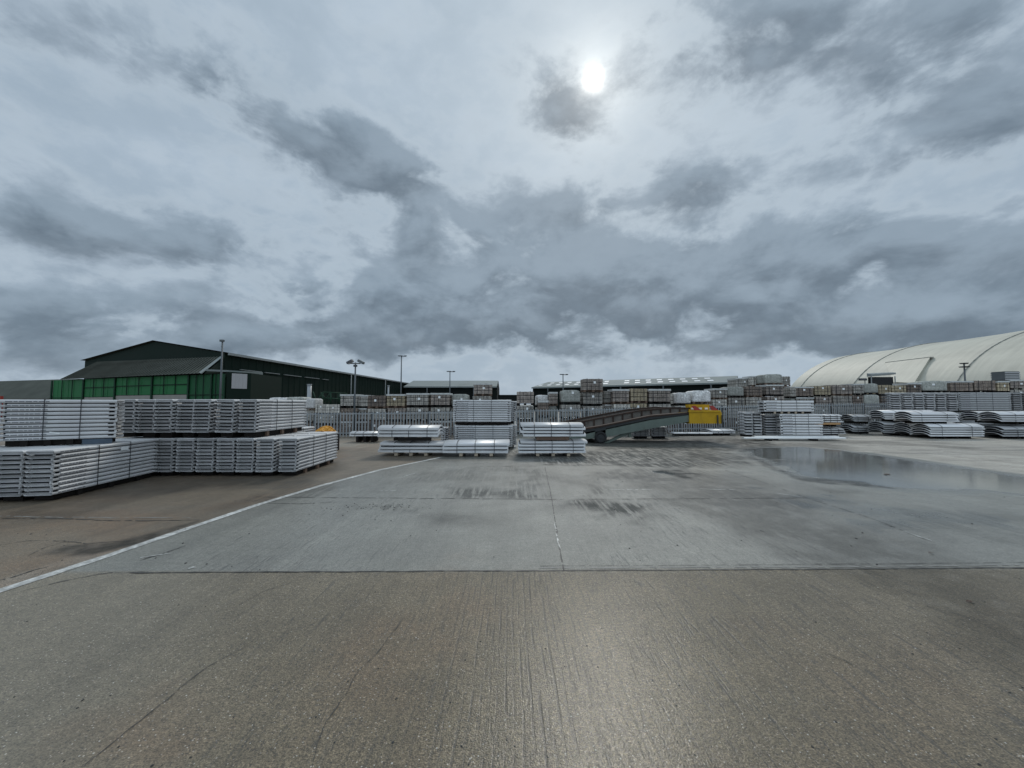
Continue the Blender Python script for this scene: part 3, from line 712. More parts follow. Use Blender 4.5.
def crate_mesh():
    mb = MB(); W, D_, Hh = 1.2, 1.0, .62
    for y in (-.5, .46):
        for k in range(4): mb.box(-W/2, W/2, y, y + .03, k * .16, k * .16 + .11)
        for x in (-.58, -.02, .54): mb.box(x, x + .05, y - .02 if y < 0 else y + .031, y - .001 if y < 0 else y + .05, 0, Hh)
    for x in (-.6, .57):
        for k in range(4): mb.box(x, x + .03, -.465, .455, k * .16, k * .16 + .11)
    mb.box(-.55, .55, -.44, .44, 0, .5)
    return mesh_only(mb, 'crate_side', [M['timber_pale']])
PACKGROUP = 'packs of bricks stacked on pallets behind the fence'
TIER = {1: ['only'], 2: ['lower', 'upper'], 3: ['bottom', 'middle', 'top'], 4: ['bottom', 'second', 'third', 'top'], 5: ['bottom', 'second', 'third', 'fourth', 'top'], 6: ['bottom', 'second', 'third', 'fourth', 'fifth', 'top']}
def num(i):
    if i < 20: return ORD[i]
    tens = ['', '', 'twenty', 'thirty', 'forty', 'fifty']; n = i + 1
    if n % 10 == 0: return {20: 'twentieth', 30: 'thirtieth', 40: 'fortieth', 50: 'fiftieth'}[n]
    return tens[n // 10] + '-' + ORD[n % 10 - 1]
# px0, px1, y of top, Y, kinds from the top downwards
g_, r_, d_, t_, p_, w_, ww = 'grey brick', 'reddish grey brick', 'dark brown and shade brick', 'tan brick', 'pale brick', 'grey-green wrapped brick', 'white wrapped brick'
cols = [(268,286,397,21.5,[ww,g_,g_]),(287,304,396.5,21.3,[w_,p_,g_]),
 (304.5,314,398,21.0,[ww,p_,g_]),(314.5,327,404,20.6,[p_,p_,p_]),(327.5,339.5,404,20.6,[p_,g_,g_]),
 (340,356.5,394.3,20.6,[g_,d_,g_]),(357.5,367,395,20.9,[p_,g_,g_]),(367.5,385.5,395,20.6,[d_,p_,g_]),(386.5,405,394.2,20.6,[t_,r_,g_]),
 (406.5,428.5,393.2,20.6,[g_,g_,g_]),(430.5,449.5,393,20.7,[r_,p_,g_]),(450.5,468,393.6,21.0,[w_,g_,g_]),
 (473,491.5,383.3,22.0,[r_,g_,g_,g_]),(498,511,399,22.5,[g_,g_,g_]),
 (517,534.5,391,21.3,[r_,g_,g_]),(538,548.5,400.5,21.0,[d_,g_]),(536,549,394.5,22.6,[ww,p_,g_]),(549.5,558,392,22.0,[r_,w_,g_]),(561,580.5,389.5,21.6,[w_,g_,g_]),
 (583,603,378.3,21.8,[r_,g_,g_,g_]),(604.5,612,390.5,22.4,[g_,g_,g_]),(612.5,629.5,389.2,22.0,[r_,p_,g_]),(630.5,647.5,388,22.0,[t_,t_,g_]),(649,671,389,22.0,[r_,g_,g_]),
 (671.5,677,393,23.5,[p_,g_,g_]),(677.5,692,392,23.0,[ww,p_,g_]),(692.5,711.5,390,23.2,[ww,g_,g_]),(712.5,727,388.5,23.6,[g_,p_,g_]),(728,745,386.3,24.0,[w_,g_,g_]),
 (746.5,762.5,386,24.2,[d_,g_,g_]),(766.5,784.5,373.5,24.6,[w_,r_,r_,g_]),
 (736,751.5,378,26.0,[p_,g_,g_,g_]),(752,766,376,25.6,[p_,g_,g_,g_]),(785.5,790,385.5,26.5,[d_,d_,g_]),(783.5,792,376,27.5,[g_,g_,g_,g_]),
 (790.5,796,387.5,25.4,[g_,w_,g_]),(796.5,814.5,386.8,25.4,[d_,g_,g_]),(815.5,831.5,385.5,25.6,[t_,r_,g_]),(832.5,852.5,384.5,25.8,[r_,g_,g_]),(853.5,864,383.8,26.0,[g_,d_,g_]),(864.5,880,383,26.0,[w_,w_,g_]),
 (881,893,384.5,26.4,[t_,d_]),(893.5,908,385,26.4,[t_,g_]),(908.5,923,383,26.6,[d_,g_]),(924,949,380.5,26.8,[w_,w_]),(951.5,974.5,381,27,[d_,g_]),(975.5,998,380.2,27,[d_,g_]),(998.5,1010,381,27,[t_,g_]),(1011,1032,380,27,[r_,g_])]
cols.sort(key=lambda c: (c[0] + c[1]))
pk = 0
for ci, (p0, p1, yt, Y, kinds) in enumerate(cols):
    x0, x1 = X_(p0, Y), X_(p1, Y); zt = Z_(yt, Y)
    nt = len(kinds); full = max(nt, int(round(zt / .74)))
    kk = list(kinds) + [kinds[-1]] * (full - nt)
    kk[-1] = 'dark brown and shade brick' if full > 2 else kk[-1]  # bottom tier takes the dark brick: its shade put into the colour
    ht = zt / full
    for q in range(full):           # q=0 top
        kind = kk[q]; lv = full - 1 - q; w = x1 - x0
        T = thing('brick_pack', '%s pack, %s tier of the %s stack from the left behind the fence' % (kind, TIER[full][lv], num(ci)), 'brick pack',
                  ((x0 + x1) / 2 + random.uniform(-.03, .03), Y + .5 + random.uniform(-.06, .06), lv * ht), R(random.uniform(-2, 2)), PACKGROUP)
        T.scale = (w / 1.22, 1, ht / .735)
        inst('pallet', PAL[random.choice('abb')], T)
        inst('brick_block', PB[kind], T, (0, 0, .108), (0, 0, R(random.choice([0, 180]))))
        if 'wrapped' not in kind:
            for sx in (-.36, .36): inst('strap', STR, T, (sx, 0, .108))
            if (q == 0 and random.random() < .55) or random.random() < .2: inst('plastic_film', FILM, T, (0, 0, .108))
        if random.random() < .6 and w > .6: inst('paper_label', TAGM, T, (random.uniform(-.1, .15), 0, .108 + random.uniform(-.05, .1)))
# grey cage box on top at the right
T = thing('slatted_box', 'grey slatted metal box standing on the brick packs at the far right', 'box', (X_(1014.5, 27), 27.4, Z_(380, 27)))
w = X_(1022, 27) - X_(1007, 27); hh = Z_(371, 27) - Z_(380, 27)
mb = MB(); mb.box(-w/2 + .02, w/2 - .02, -.38, .38, .02, hh - .02); mb.build('box_body', M['galv_dark'], T)
mb = MB()
for k in range(4): mb.box(-w/2, w/2, -.42, -.385, k * hh / 4, k * hh / 4 + hh * .15); mb.box(-w/2, w/2, .385, .42, k * hh / 4, k * hh / 4 + hh * .15)
mb.build('slats', M['alu_dull'], T)

# ------------------------------------------------------------------ PALISADE FENCE
fp = [(255, 18.6, 412.8), (340, 18.9, 411.8), (430, 19.2, 410.8), (520, 19.9, 409.0), (640, 21.0, 407.0), (745, 22.4, 404.6), (830, 24.2, 403.0), (905, 25.6, 402.0), (1000, 25.9, 401)]
pts = []
for (px, Y, yt) in fp: p = P(px, yt, Y); pts.append(p)
FE = thing('palisade_fence', 'grey steel palisade fence running behind the panel stacks, bricks behind it', 'fence', (pts[0].x, pts[0].y, 0))
o0 = Vector((pts[0].x, pts[0].y, 0))
# resample into bays
acc = [0]
for a_, b_ in zip(pts, pts[1:]): acc.append(acc[-1] + (b_ - a_).length)
def at(s):
    for i in range(len(acc) - 1):
        if s <= acc[i + 1]: return pts[i].lerp(pts[i + 1], (s - acc[i]) / (acc[i + 1] - acc[i]))
    return pts[-1].copy()
s = 0; bay = 2.75
while s + bay < acc[-1] + 1:
    a_ = at(s) - o0; b_ = at(min(s + bay, acc[-1] - .01)) - o0
    dv = Vector((b_.x - a_.x, b_.y - a_.y, 0)); L = dv.length; dv.normalize(); nv = Vector((-dv.y, dv.x, 0))
    Mx = Matrix(((dv.x, nv.x, 0, a_.x), (dv.y, nv.y, 0, a_.y), (0, 0, 1, 0), (0, 0, 0, 1)))
    hA, hB = a_.z, b_.z
    mb = MB(); n = int(L / .148)
    for k in range(n):
        x = .075 + k * .148; h = hA + (hB - hA) * x / L
        # W-section pale with pointed top
        pr = [(-.033, .0), (-.011, -.022), (.011, -.022), (.033, .0)]
        lv_ = [[(x + u, -.01 + v, z) for u, v in pr] for z in (.06, h - .09)]
        vs = lv_[0] + lv_[1] + [(x, -.02, h)]
        fs = [(0,1,5,4),(1,2,6,5),(2,3,7,6),(4,5,8),(5,6,8),(6,7,8)]
        mb.add([tuple(v) for v in vs], fs, 0, False, Mx)
    mb.build('pale_panel', M['galv'], FE)
    for fr in (.16, .90):
        mb = MB(); z0 = hA * fr; z1 = hB * fr
        vs = [(0, .0, z0), (L, .0, z1), (L, .045, z1), (0, .045, z0), (0, .0, z0 + .05), (L, .0, z1 + .05), (L, .045, z1 + .05), (0, .045, z0 + .05)]
        mb.add(vs, [(0,3,2,1),(4,5,6,7),(0,1,5,4),(1,2,6,5),(2,3,7,6),(3,0,4,7)], 0, False, Mx); mb.build('rail', M['galv'], FE)
    mb = MB(); mb.box(-.05, .05, .05, .12, 0, hA - .03, 0, Mx); mb.build('post', M['galv_dark'], FE)
    s += bay
# ------------------------------------------------------------------ LOADING RAMP
Yr = 16.3
def RZ(px, py, Y=Yr): p = P(px, py, Y); return p.x, p.z
T = thing('loading_ramp', 'long green and rusty mobile loading ramp with yellow end box, sloping up to the right', 'loading ramp', (X_(640, Yr), Yr, 0))
ox = X_(640, Yr)
def rp(px, py): x, z = RZ(px, py); return (x - ox, z)
def side_plate(poly, y0, y1, name, mat):
    mb = MB(); n = len(poly)
    vs = [(x, y0, z) for x, z in poly] + [(x, y1, z) for x, z in poly]
    mb.add(vs, [tuple(range(n)), tuple(range(2 * n - 1, n - 1, -1))] + [(i, n + i, n + (i + 1) % n, (i + 1) % n) for i in range(n)])
    return mb.build(name, mat, T)
Wd = 2.1
for y0 in (0, Wd - .12):
    side_plate([rp(566,441.5), rp(606,437), rp(655,427.8), rp(690,421.5), rp(690,415), rp(650,420.3), rp(600,431), rp(566,438.6)], y0, y0 + .12, 'girder', M['ramp_green'])
    side_plate([rp(560,431), rp(600,425.2), rp(650,414.8), rp(690,411.5), rp(690,408.5), rp(672,408.2), rp(640,411.3), rp(600,418.8), rp(560,426.8)], y0 + .03, y0 + .06, 'side_rail', M['ramp_side'])
    for lo, nm in ((0, 'top_rail'), (1, 'kick_rail')):
        mb = MB(); pp = [(560,426), (600,418), (640,410.5), (672,407.6), (690,408.2)] if not lo else [(560,432.2), (600,426.6), (650,416.2), (690,412.8)]
        for (a0, b0), (a1, b1) in zip(pp, pp[1:]):
            xa, za = rp(a0, b0); xb, zb = rp(a1, b1); mb.hexa([(xa,y0-.02,za-.035),(xb,y0-.02,zb-.035),(xb,y0+.10,zb-.035),(xa,y0+.10,za-.035)], [(xa,y0-.02,za+.025),(xb,y0-.02,zb+.025),(xb,y0+.10,zb+.025),(xa,y0+.10,za+.025)])
        mb.build(nm, M['ramp_rail'], T)
    for q in range(12):
        mb = MB(); f = q / 11; px = 575 + f * 105; yl = np.interp(px, [560, 600, 650, 690], [431, 425.2, 414.8, 411.5]); yh = np.interp(px, [560, 600, 640, 672, 690], [426, 418, 410.5, 407.6, 408.5])
        x_, zl = rp(px, yl); _, zh = rp(px, yh); yb = y0 + (-.012 if y0 == 0 else .072)
        mb.box(x_ - .03, x_ + .03, yb, yb + .03, zl + .02, zh - .02)
        mb.build('rail_rib', M['ramp_rail'], T)
mb = MB()
for (pa, ya), (pb, yb) in (((560,433),(600,427.8)), ((600,427.8),(650,417.5)), ((650,417.5),(690,413))):
    xa, za = rp(pa, ya); xb, zb = rp(pb, yb)
    mb.hexa([(xa,.121,za-.1),(xb,.121,zb-.1),(xb,Wd-.121,zb-.1),(xa,Wd-.121,za-.1)], [(xa,.121,za),(xb,.121,zb),(xb,Wd-.121,zb),(xa,Wd-.121,za)])
mb.build('deck', M['rust'], T)
mb = MB()
for (pa, ya), (pb, yb) in (((572,434),(600,429)), ((600,429),(650,418.6)), ((650,418.6),(690,414))):
    xa, za = rp(pa, ya); xb, zb = rp(pb, yb)
    mb.hexa([(xa,.01,za-.03),(xb,.01,zb-.03),(xb,.115,zb-.03),(xa,.115,za-.03)], [(xa,.01,za+.09),(xb,.01,zb+.09),(xb,.115,zb+.09),(xa,.115,za+.09)])
mb.build('deck_edge', M['ramp_dark'], T)
for y in (-.10, Wd - .1):
    xw, _ = rp(600.5, 436); r = .25
    mb = MB(); n = 20
    prof = [(-.09, r * .6), (-.09, r * .93), (-.06, r), (.06, r), (.09, r * .93), (.09, r * .6)]
    vs = []; 
    for k in range(n):
        a_ = 2 * math.pi * k / n
        for (yy, rr) in prof: vs.append((xw + rr * math.cos(a_), y + .1 + yy, r + rr * math.sin(a_)))
    m_ = len(prof)
    fs = [(k * m_ + i, k * m_ + (i + 1) % m_, ((k + 1) % n) * m_ + (i + 1) % m_, ((k + 1) % n) * m_ + i) for k in range(n) for i in range(m_)]
    mb.add(vs, fs, 0, True); wh = mb.build('wheel', M['tyre'], T)
    mb = MB(); mb.tube((xw, y + .03, r), (xw, y + .17, r), r * .6, None, 16); mb.tube((xw, y - .01, r), (xw, y + .21, r), r * .22, None, 12); mb.build('hub', M['ramp_dark'], wh)
xw, _ = rp(600.5, 436)
mb = MB(); mb.tube((xw, .0, .28), (xw, Wd, .28), .05); mb.build('axle', M['ramp_dark'], T)
mb = MB(); mb.box(xw - .22, xw + .22, .0, .14, .28, .62); mb.box(xw - .22, xw + .22, Wd - .14, Wd, .28, .62); mb.build('wheel_bracket', M['ramp_dark'], T)
a_ = rp(607, 441.3); b_ = rp(630, 432.5)
for y in (.14, Wd - .24):
    mb = MB(); mb.hexa([(a_[0]-.1,y,0),(a_[0]+.1,y,0),(a_[0]+.1,y+.1,0),(a_[0]-.1,y+.1,0)], [(b_[0]-.14,y,b_[1]),(b_[0]+.2,y,b_[1]),(b_[0]+.2,y+.1,b_[1]),(b_[0]-.14,y+.1,b_[1])]); mb.build('support_leg', M['ramp_green'], T)
x1_, z1_ = rp(631, 437.5); x2_, z2_ = rp(633, 431.5)
mb = MB(); mb.box(x1_ - .06, x1_ + .06, .13, .24, z1_, z2_ + .12); mb.build('bracket', M['ramp_green'], T)
# yellow end box
xa, zb_ = rp(689, 423.5); xb, zt_ = rp(721, 411.5)
mb = MB(); mb.box(xa, xb, -.05, Wd + .05, zb_, zt_ - .03); eb = mb.build('end_box', M['yellow'], T)
mb = MB(); mb.box(xa - .02, xb - .05, -.08, Wd + .08, zt_ - .028, zt_ + .05); mb.build('box_lip', M['yellow'], eb)
xr, zr = rp(689, 404.5); zr2 = zt_ + .052
mb = MB(); mb.box(xa, xa + .07, -.02, .299, zr2, zr); mb.box(xa + .072, rp(713, 405)[0], .30, .36, zr2, zr); mb.build('upper_guard', M['yellow'], eb)
for (p0, p1) in ((691, 701), (709, 718)):
    mb = MB()
    q0 = rp(p0, 405)[0]; q1 = rp(p1, 405)[0]
    for yy in (-.03, ):
        mb.hexa([(q1-.28,yy,zr2),(q1,yy,zr2),(q1,yy+.03,zr2),(q1-.28,yy+.03,zr2)], [(q0,yy,zr-.05),(q0+.16,yy,zr-.05),(q0+.16,yy+.03,zr-.05),(q0,yy+.03,zr-.05)])
    mb.build('red_brace', M['red'], eb)
mb = MB()
for i, px in enumerate((694, 702, 708)):
    q0 = rp(px, 405)[0]; mb.box(q0, q0 + .12, .26, .298, zr2 + .03, zr2 + .11)
mb.build('white_plate', M['white'], eb)
for px in (716.5, 721):
    q = rp(px, 416)[0]; z0 = rp(px, 415)[1]; z1 = rp(px, 426.5 if px < 720 else 424)[1]
    mb = MB(); y = -.09; n = int((z0 - z1) / .05)
    for k in range(n):
        z = z0 - k * .05; off = .015 if k % 2 else -.015
        mb.box(q - .012 - abs(off), q + .012 + abs(off), y - .012, y + .012, z - .045, z)
    mb.build('chain', M['ramp_dark'], eb)
xg, zg = rp(722, 417)
mb = MB(); mb.box(xb + .001, xb + .1, .1, Wd - .1, zb_ + .1, zt_ - .1); mb.build('bumper', M['timber_pale'], eb)
# ------------------------------------------------------------------ orange pile
T = thing('lifting_sling_pile', 'pile of orange slings behind the left panel rows, by the fence', 'sling pile', (X_(325, 13.6), 13.7, .0))
mb = MB(); mb.box(-.36, .36, -.3, .3, .0, .58); mb.build('crate', M['timber_and_shade'], T)
for k in range(9):
    mb = MB(); pts_ = []; c_ = random.uniform(-.15, .15); 
    for i in range(9):
        u = i / 8 - .5
        pts_.append((u * .6 + c_ * .4, random.uniform(-.03, .03) - .2 + .05 * k, .60 + (.10 + .01 * k) * (1 - (2 * u) ** 2) + .008 * k - .12 * u))
    mb.path(pts_, .028, 6); mb.build('sling', M['orange'], T)

# ------------------------------------------------------------------ BUILDINGS
def quad_prism(mb, base, z0, z1, mi=0):
    n = len(base); vs = [(x, y, z0) for x, y in base] + [(x, y, z1) for x, y in base]
    mb.add(vs, [tuple(range(n))[::-1], tuple(range(n, 2 * n))] + [(i, (i + 1) % n, n + (i + 1) % n, n + i) for i in range(n)], mi)
Y1 = 40.
c1 = P(225, 353, Y1); c0 = P(85, 361, 47.4); c2 = P(415, 384.3, 104); ev = c1.z
pk_ = P(155, 341.5, 43.7)
sd = Vector((c2.x - c1.x, c2.y - c1.y)); 
c3 = (c0.x + sd.x, c0.y + sd.y); pk2 = (pk_.x + sd.x, pk_.y + sd.y)
T = thing('hangar', 'large dark green hangar with a low gable and lean-to, at the left behind the panels', 'building', (c1.x, c1.y, 0))
T.location = (0, 0, 0)
mb = MB()
vs = [(c0.x,c0.y,0),(c1.x,c1.y,0),(c1.x,c1.y,ev),(pk_.x,pk_.y,pk_.z),(c0.x,c0.y,ev)]
mb.add(vs, [(0,1,2,3,4)]); mb.build('gable_wall', M['green_dark'], T, fix=False)
def ribbed_wall(a, b, z0, z1, name, mat, parent, pitch=1.0, depth=.06, rib=.25):
    a = Vector((a[0], a[1], 0)); b = Vector((b[0], b[1], 0)); d_ = (b - a); L = d_.length; d_.normalize(); nv = Vector((d_.y, -d_.x, 0))
    mb = MB(); n = int(L / pitch); prev = None; vs = []
    for k in range(n):
        for (u, dep) in ((0, 0), (pitch - rib, 0), (pitch - rib * .8, depth), (pitch - rib * .2, depth)):
            q = a + d_ * (k * pitch + u) + nv * dep; vs.append((q.x, q.y))
    vs.append((b.x, b.y)); m_ = len(vs)
    V3 = [(x, y, z0) for x, y in vs] + [(x, y, z1) for x, y in vs]
    mb.add(V3, [(i, i + 1, m_ + i + 1, m_ + i) for i in range(m_ - 1)])
    return mb.build(name, mat, parent, fix=False)
ribbed_wall(c1.xy, (c1.x + sd.x, c1.y + sd.y), 0, ev, 'side_wall', M['green_dark'], T, 1.2)
mb = MB()
mb.add([(c1.x+.3,c1.y-.3,ev+.05),(c1.x+sd.x+.3,c1.y+sd.y,ev+.05),(pk2[0],pk2[1],pk_.z+.1),(pk_.x,pk_.y-.3,pk_.z+.1),
        (c0.x-.3,c0.y-.3,ev+.05),(c3[0]-.3,c3[1],ev+.05)], [(0,1,2,3),(3,2,5,4)])
ro = mb.build('roof', M['roof_dark'], T, fix=False)
mb = MB(); a_ = Vector((c1.x + .32, c1.y, 0)); b_ = Vector((c1.x + sd.x + .32, c1.y + sd.y, 0))
mb.hexa([(a_.x,a_.y,ev-.22),(a_.x+.2,a_.y,ev-.22),(b_.x+.2,b_.y,ev-.22),(b_.x,b_.y,ev-.22)], [(a_.x,a_.y,ev),(a_.x+.2,a_.y,ev),(b_.x+.2,b_.y,ev),(b_.x,b_.y,ev)]); mb.build('gutter', M['gutter'], ro)
for fr in (.42, .66): 
    q = a_.lerp(b_, fr); mb = MB(); mb.tube((q.x + .1, q.y, 0), (q.x + .1, q.y, ev - .2), .09); mb.build('downpipe', M['gutter'], T)
# lean-to
wr = P(225, 373.2, 36.); wl = P(52.5, 379.6, 46.5); wz = wr.z
tr = P(222, 357, 39.6); tl = P(97, 362, 46.3)
er = P(204, 373, 36.6); el = P(63, 379.3, 45.6)
mb = MB()
mb.add([(el.x,el.y-.3,wz+.02),(er.x,er.y-.3,wz+.02),tuple(tr),tuple(tl)], [(0,1,2,3)])
lr = mb.build('lean_to_roof', M['roof_dark'], T, fix=False)
mb = MB(); dv = (er - el); dv.z = 0; n = 46
for k in range(n):
    f0 = (k + .5) / n; a_ = Vector((el.x, el.y - .3, wz + .05)).lerp(Vector((er.x, er.y - .3, wz + .05)), f0); b_ = tl.lerp(tr, f0) + Vector((0, 0, .03)); mb.tube(a_, b_, .05, .05, 5, 0, False)
mb.build('roof_sheeting', M['roof_dark'], lr)
mb = MB(); mb.add([tuple(er + Vector((0.02, -.3, -.1))), tuple(tr + Vector((.12, -.1, 0))), tuple(tr + Vector((-.12, -.1, .06))), tuple(er + Vector((-.25, -.3, .04)))], [(0,1,2,3)]); mb.build('verge_board', M['roof_pale'], lr, fix=False)
mb = MB(); mb.add([(er.x,er.y,wz),(wr.x,wr.y,wz),(c1.x,c1.y-.05,wz),(c1.x,c1.y-.05,tr.z),], [(0,1,2),(0,2,3)]); mb.build('lean_to_gable', M['green_dark'], T, fix=False)
def wl_at(px):     # point on lean-to front wall line seen at pixel px
    # intersect ray azimuth with line wl-wr
    k = (px - 512) / F; dx, dy = wr.x - wl.x, wr.y - wl.y
    t_ = (k * wl.y - wl.x) / (dx - k * dy); return Vector((wl.x + dx * t_, wl.y + dy * t_, 0))
nvw = Vector((wr.y - wl.y, -(wr.x - wl.x), 0)).normalized()
edges = [52.5, 84, 115.5, 152.5, 189, 212, 225]
zlow = [.2, 2.45, 2.6, 2.62, .5, .5]
for i in range(6):
    a_ = wl_at(edges[i] + .35); b_ = wl_at(edges[i + 1] - .35); hi = wz - .05
    o = ribbed_wall(a_.xy, b_.xy, zlow[i], hi, 'green_panel', M['green'] if i < 4 else M['green_mid'], T, 1.15, .03, .08)
    mb = MB()
    for f in (.33, .66):
        q = a_.lerp(b_, f) + nvw * .08; mb.box(q.x - .03, q.x + .03, q.y - .04, q.y + .0, zlow[i], hi)
    zz_ = (zlow[i] + hi) / 2; mb.hexa([tuple(a_ + nvw * .06 + Vector((0,0,zz_))), tuple(b_ + nvw * .06 + Vector((0,0,zz_))), tuple(b_ + nvw * .1 + Vector((0,0,zz_))), tuple(a_ + nvw * .1 + Vector((0,0,zz_)))],
            [tuple(a_ + nvw * .06 + Vector((0,0,zz_+.07))), tuple(b_ + nvw * .06 + Vector((0,0,zz_+.07))), tuple(b_ + nvw * .1 + Vector((0,0,zz_+.07))), tuple(a_ + nvw * .1 + Vector((0,0,zz_+.07)))])
    mb.build('panel_frame', M['green_dark'], o)
    if zlow[i] > 1:
        o2 = ribbed_wall(a_.xy, b_.xy, 0, zlow[i] - .05, 'base_wall', M['blockwork'], T, 3., .01, .1)
for px in edges:
    q = wl_at(px) + nvw * .1; mb = MB(); mb.box(q.x - .065, q.x + .065, q.y - .065, q.y + .065, 0, wz - .06); mb.build('post', M['stair_green'], T)
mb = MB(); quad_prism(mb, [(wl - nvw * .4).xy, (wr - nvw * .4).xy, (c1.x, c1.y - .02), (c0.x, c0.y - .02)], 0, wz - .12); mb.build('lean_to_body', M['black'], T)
# corner porch with pale door
pa = P(206, 371, 35.5); pb = P(250, 371.2, 38.5); 
mb = MB(); mb.hexa([(pa.x,pa.y,pa.z),(pb.x,pb.y-1.2,pa.z),(pb.x,pb.y+2,pa.z),(pa.x,pa.y+2.5,pa.z)], [(pa.x,pa.y,pa.z+.16),(pb.x,pb.y-1.2,pa.z+.16),(pb.x,pb.y+2,pa.z+.3),(pa.x,pa.y+2.5,pa.z+.3)]); mb.build('porch_roof', M['roof_pale'], T)
q0 = wl_at(226); q1 = P(251, 380, 37.6)
mb = MB(); quad_prism(mb, [(q0.x,q0.y),(q1.x,q1.y),(q1.x-.6,q1.y+6),(q0.x,q0.y+6)], 0, pa.z - .03); mb.build('porch_wall', M['green_dark'], T)
dn = Vector((q1.y - q0.y, -(q1.x - q0.x), 0)).normalized()
def onw(px):
    k = (px - 512) / F; dx, dy = q1.x - q0.x, q1.y - q0.y; t_ = (k * q0.y - q0.x) / (dx - k * dy); return Vector((q0.x + dx * t_, q0.y + dy * t_, 0)) + dn * .04
a_, b_ = onw(231), onw(246.5); z0 = Z_(388.5, 36.5); z1 = Z_(373.5, 36.5)
dr = ribbed_wall(a_.xy, b_.xy, z0, z1, 'door', M['door_pale'], T, .3, .02, .1)
# white broken line of annexe gutter
T_ = T
for (f0, f1) in ((.03, .08), (.09, .13), (.145, .20), (.215, .27), (.285, .31)):
    a_ = c1.lerp(Vector((c2.x, c2.y, ev)), f0); b_ = c1.lerp(Vector((c2.x, c2.y, ev)), f1); z = ev - 1.6
    mb = MB(); mb.hexa([(a_.x+.1,a_.y,z),(a_.x+.3,a_.y,z),(b_.x+.3,b_.y,z),(b_.x+.1,b_.y,z)], [(a_.x+.1,a_.y,z+.07),(a_.x+.3,a_.y,z+.07),(b_.x+.3,b_.y,z+.07),(b_.x+.1,b_.y,z+.07)]); mb.build('light_strip', M['gutter'], T_)
# low dark building far left
T = thing('low_shed', 'low dark grey roofed shed at the left photo edge, left of the green hangar', 'building', (0, 0, 0))
a_ = P(-60, 379.5, 52); b_ = P(51.5, 378.8, 48); 
mb = MB(); quad_prism(mb, [(a_.x, a_.y), (b_.x, b_.y), (b_.x, b_.y + 14), (a_.x, a_.y + 14)], 0, 2.4); mb.build('wall', M['blockwork'], T)
mb = MB(); mb.hexa([(a_.x,a_.y-.2,2.3),(b_.x,b_.y-.2,2.3),(b_.x,b_.y+14.2,2.3),(a_.x,a_.y+14.2,2.3)], [(a_.x,a_.y+3,b_.z),(b_.x,b_.y+3,b_.z+.2),(b_.x,b_.y+11,b_.z+.2),(a_.x,a_.y+11,b_.z)]); mb.build('roof', M['roof_dark'], T)
mb = MB(); q = P(1, 398, 47); mb.box(q.x - 1.2, q.x + .3, q.y - .3, q.y, .0, 2.6); tag(mb.build('skip', M['red']), 'red container end behind the panels at the left edge', 'container')
# grey open-fronted sheds
def shed(pL, pR, YL, YR, yeL, yeR, rise, dep, label, dots, end_px=None):
    T = thing('open_shed', label, 'building', (0, 0, 0))
    a = P(pL, yeL, YL); b = P(pR, yeR, YR); z = (a.z + b.z) / 2
    d = Vector((b.x - a.x, b.y - a.y, 0)).normalized(); nv = Vector((-d.y, d.x, 0))
    if nv.y < 0: nv = -nv
    L = (Vector((b.x, b.y)) - Vector((a.x, a.y))).length
    mb = MB(); q = [(a.x, a.y), (b.x, b.y), (b.x + nv.x * dep * 2, b.y + nv.y * dep * 2), (a.x + nv.x * dep * 2, a.y + nv.y * dep * 2)]
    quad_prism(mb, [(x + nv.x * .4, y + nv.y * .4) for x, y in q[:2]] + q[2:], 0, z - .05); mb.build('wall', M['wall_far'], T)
    r0 = Vector((a.x, a.y, z)) - nv * .3; r1 = Vector((b.x, b.y, z)) - nv * .3
    rd = nv * dep + Vector((0, 0, rise)); rd2 = nv * dep * 2
    mb = MB(); e = Vector((0, 0, .02)); f = Vector((0, 0, -.3))
    mb.add([tuple(r0), tuple(r1), tuple(r1 + rd), tuple(r0 + rd), tuple(r1 + rd2), tuple(r0 + rd2), tuple(r0 + f), tuple(r1 + f)], [(0,1,2,3),(3,2,4,5),(6,7,1,0)])
    ro = mb.build('roof', M['roof_pale'], T, fix=False)
    mb = MB(); mb.add([tuple(Vector(q[1] + (z,)) + d * .02), tuple(Vector(q[2] + (z,)) + d * .02), tuple(r1 + rd + d * .02)], [(0,1,2)]); mb.build('gable', M['wall_far'], T, fix=False)
    if dots:
        up = Vector((0, 0, .06)); n = int(L / 2.3)
        for k in range(n):
            if k % 9 == 8: continue
            for (v0, v1, so) in ((.22, .40, .0), (.60, .78, -.8)):
                s0 = (k + .3) * 2.3 + so; 
                if s0 < .5: continue
                p0 = r0 + d * s0 + rd * v0 + up; p1 = r0 + d * (s0 + 1.05) + rd * v0 + up; p2 = r0 + d * (s0 + .75) + rd * v1 + up; p3 = r0 + d * (s0 - .3) + rd * v1 + up
                mb = MB(); mb.add([tuple(p0), tuple(p1), tuple(p2), tuple(p3)], [(0,1,2,3)]); mb.build('rooflight', M['roof_light'], ro, fix=False)
    npost = int(L / 8)
    for k in range(npost):
        p0 = r0 + d * (k + .5) * L / npost + nv * .2; mb = MB(); mb.box(p0.x - .12, p0.x + .12, p0.y - .12, p0.y + .12, 0, z - .06); mb.build('post', M['galv_dark'], T)
    return T
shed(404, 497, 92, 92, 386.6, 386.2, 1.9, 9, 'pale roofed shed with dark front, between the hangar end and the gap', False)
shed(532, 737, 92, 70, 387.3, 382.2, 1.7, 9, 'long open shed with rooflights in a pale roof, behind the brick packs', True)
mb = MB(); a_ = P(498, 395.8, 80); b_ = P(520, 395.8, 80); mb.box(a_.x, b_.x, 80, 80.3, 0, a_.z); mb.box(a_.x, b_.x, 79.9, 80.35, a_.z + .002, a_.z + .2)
tag(mb.build('low_wall', M['wall_far']), 'low dark wall closing the gap between the two far sheds', 'wall')
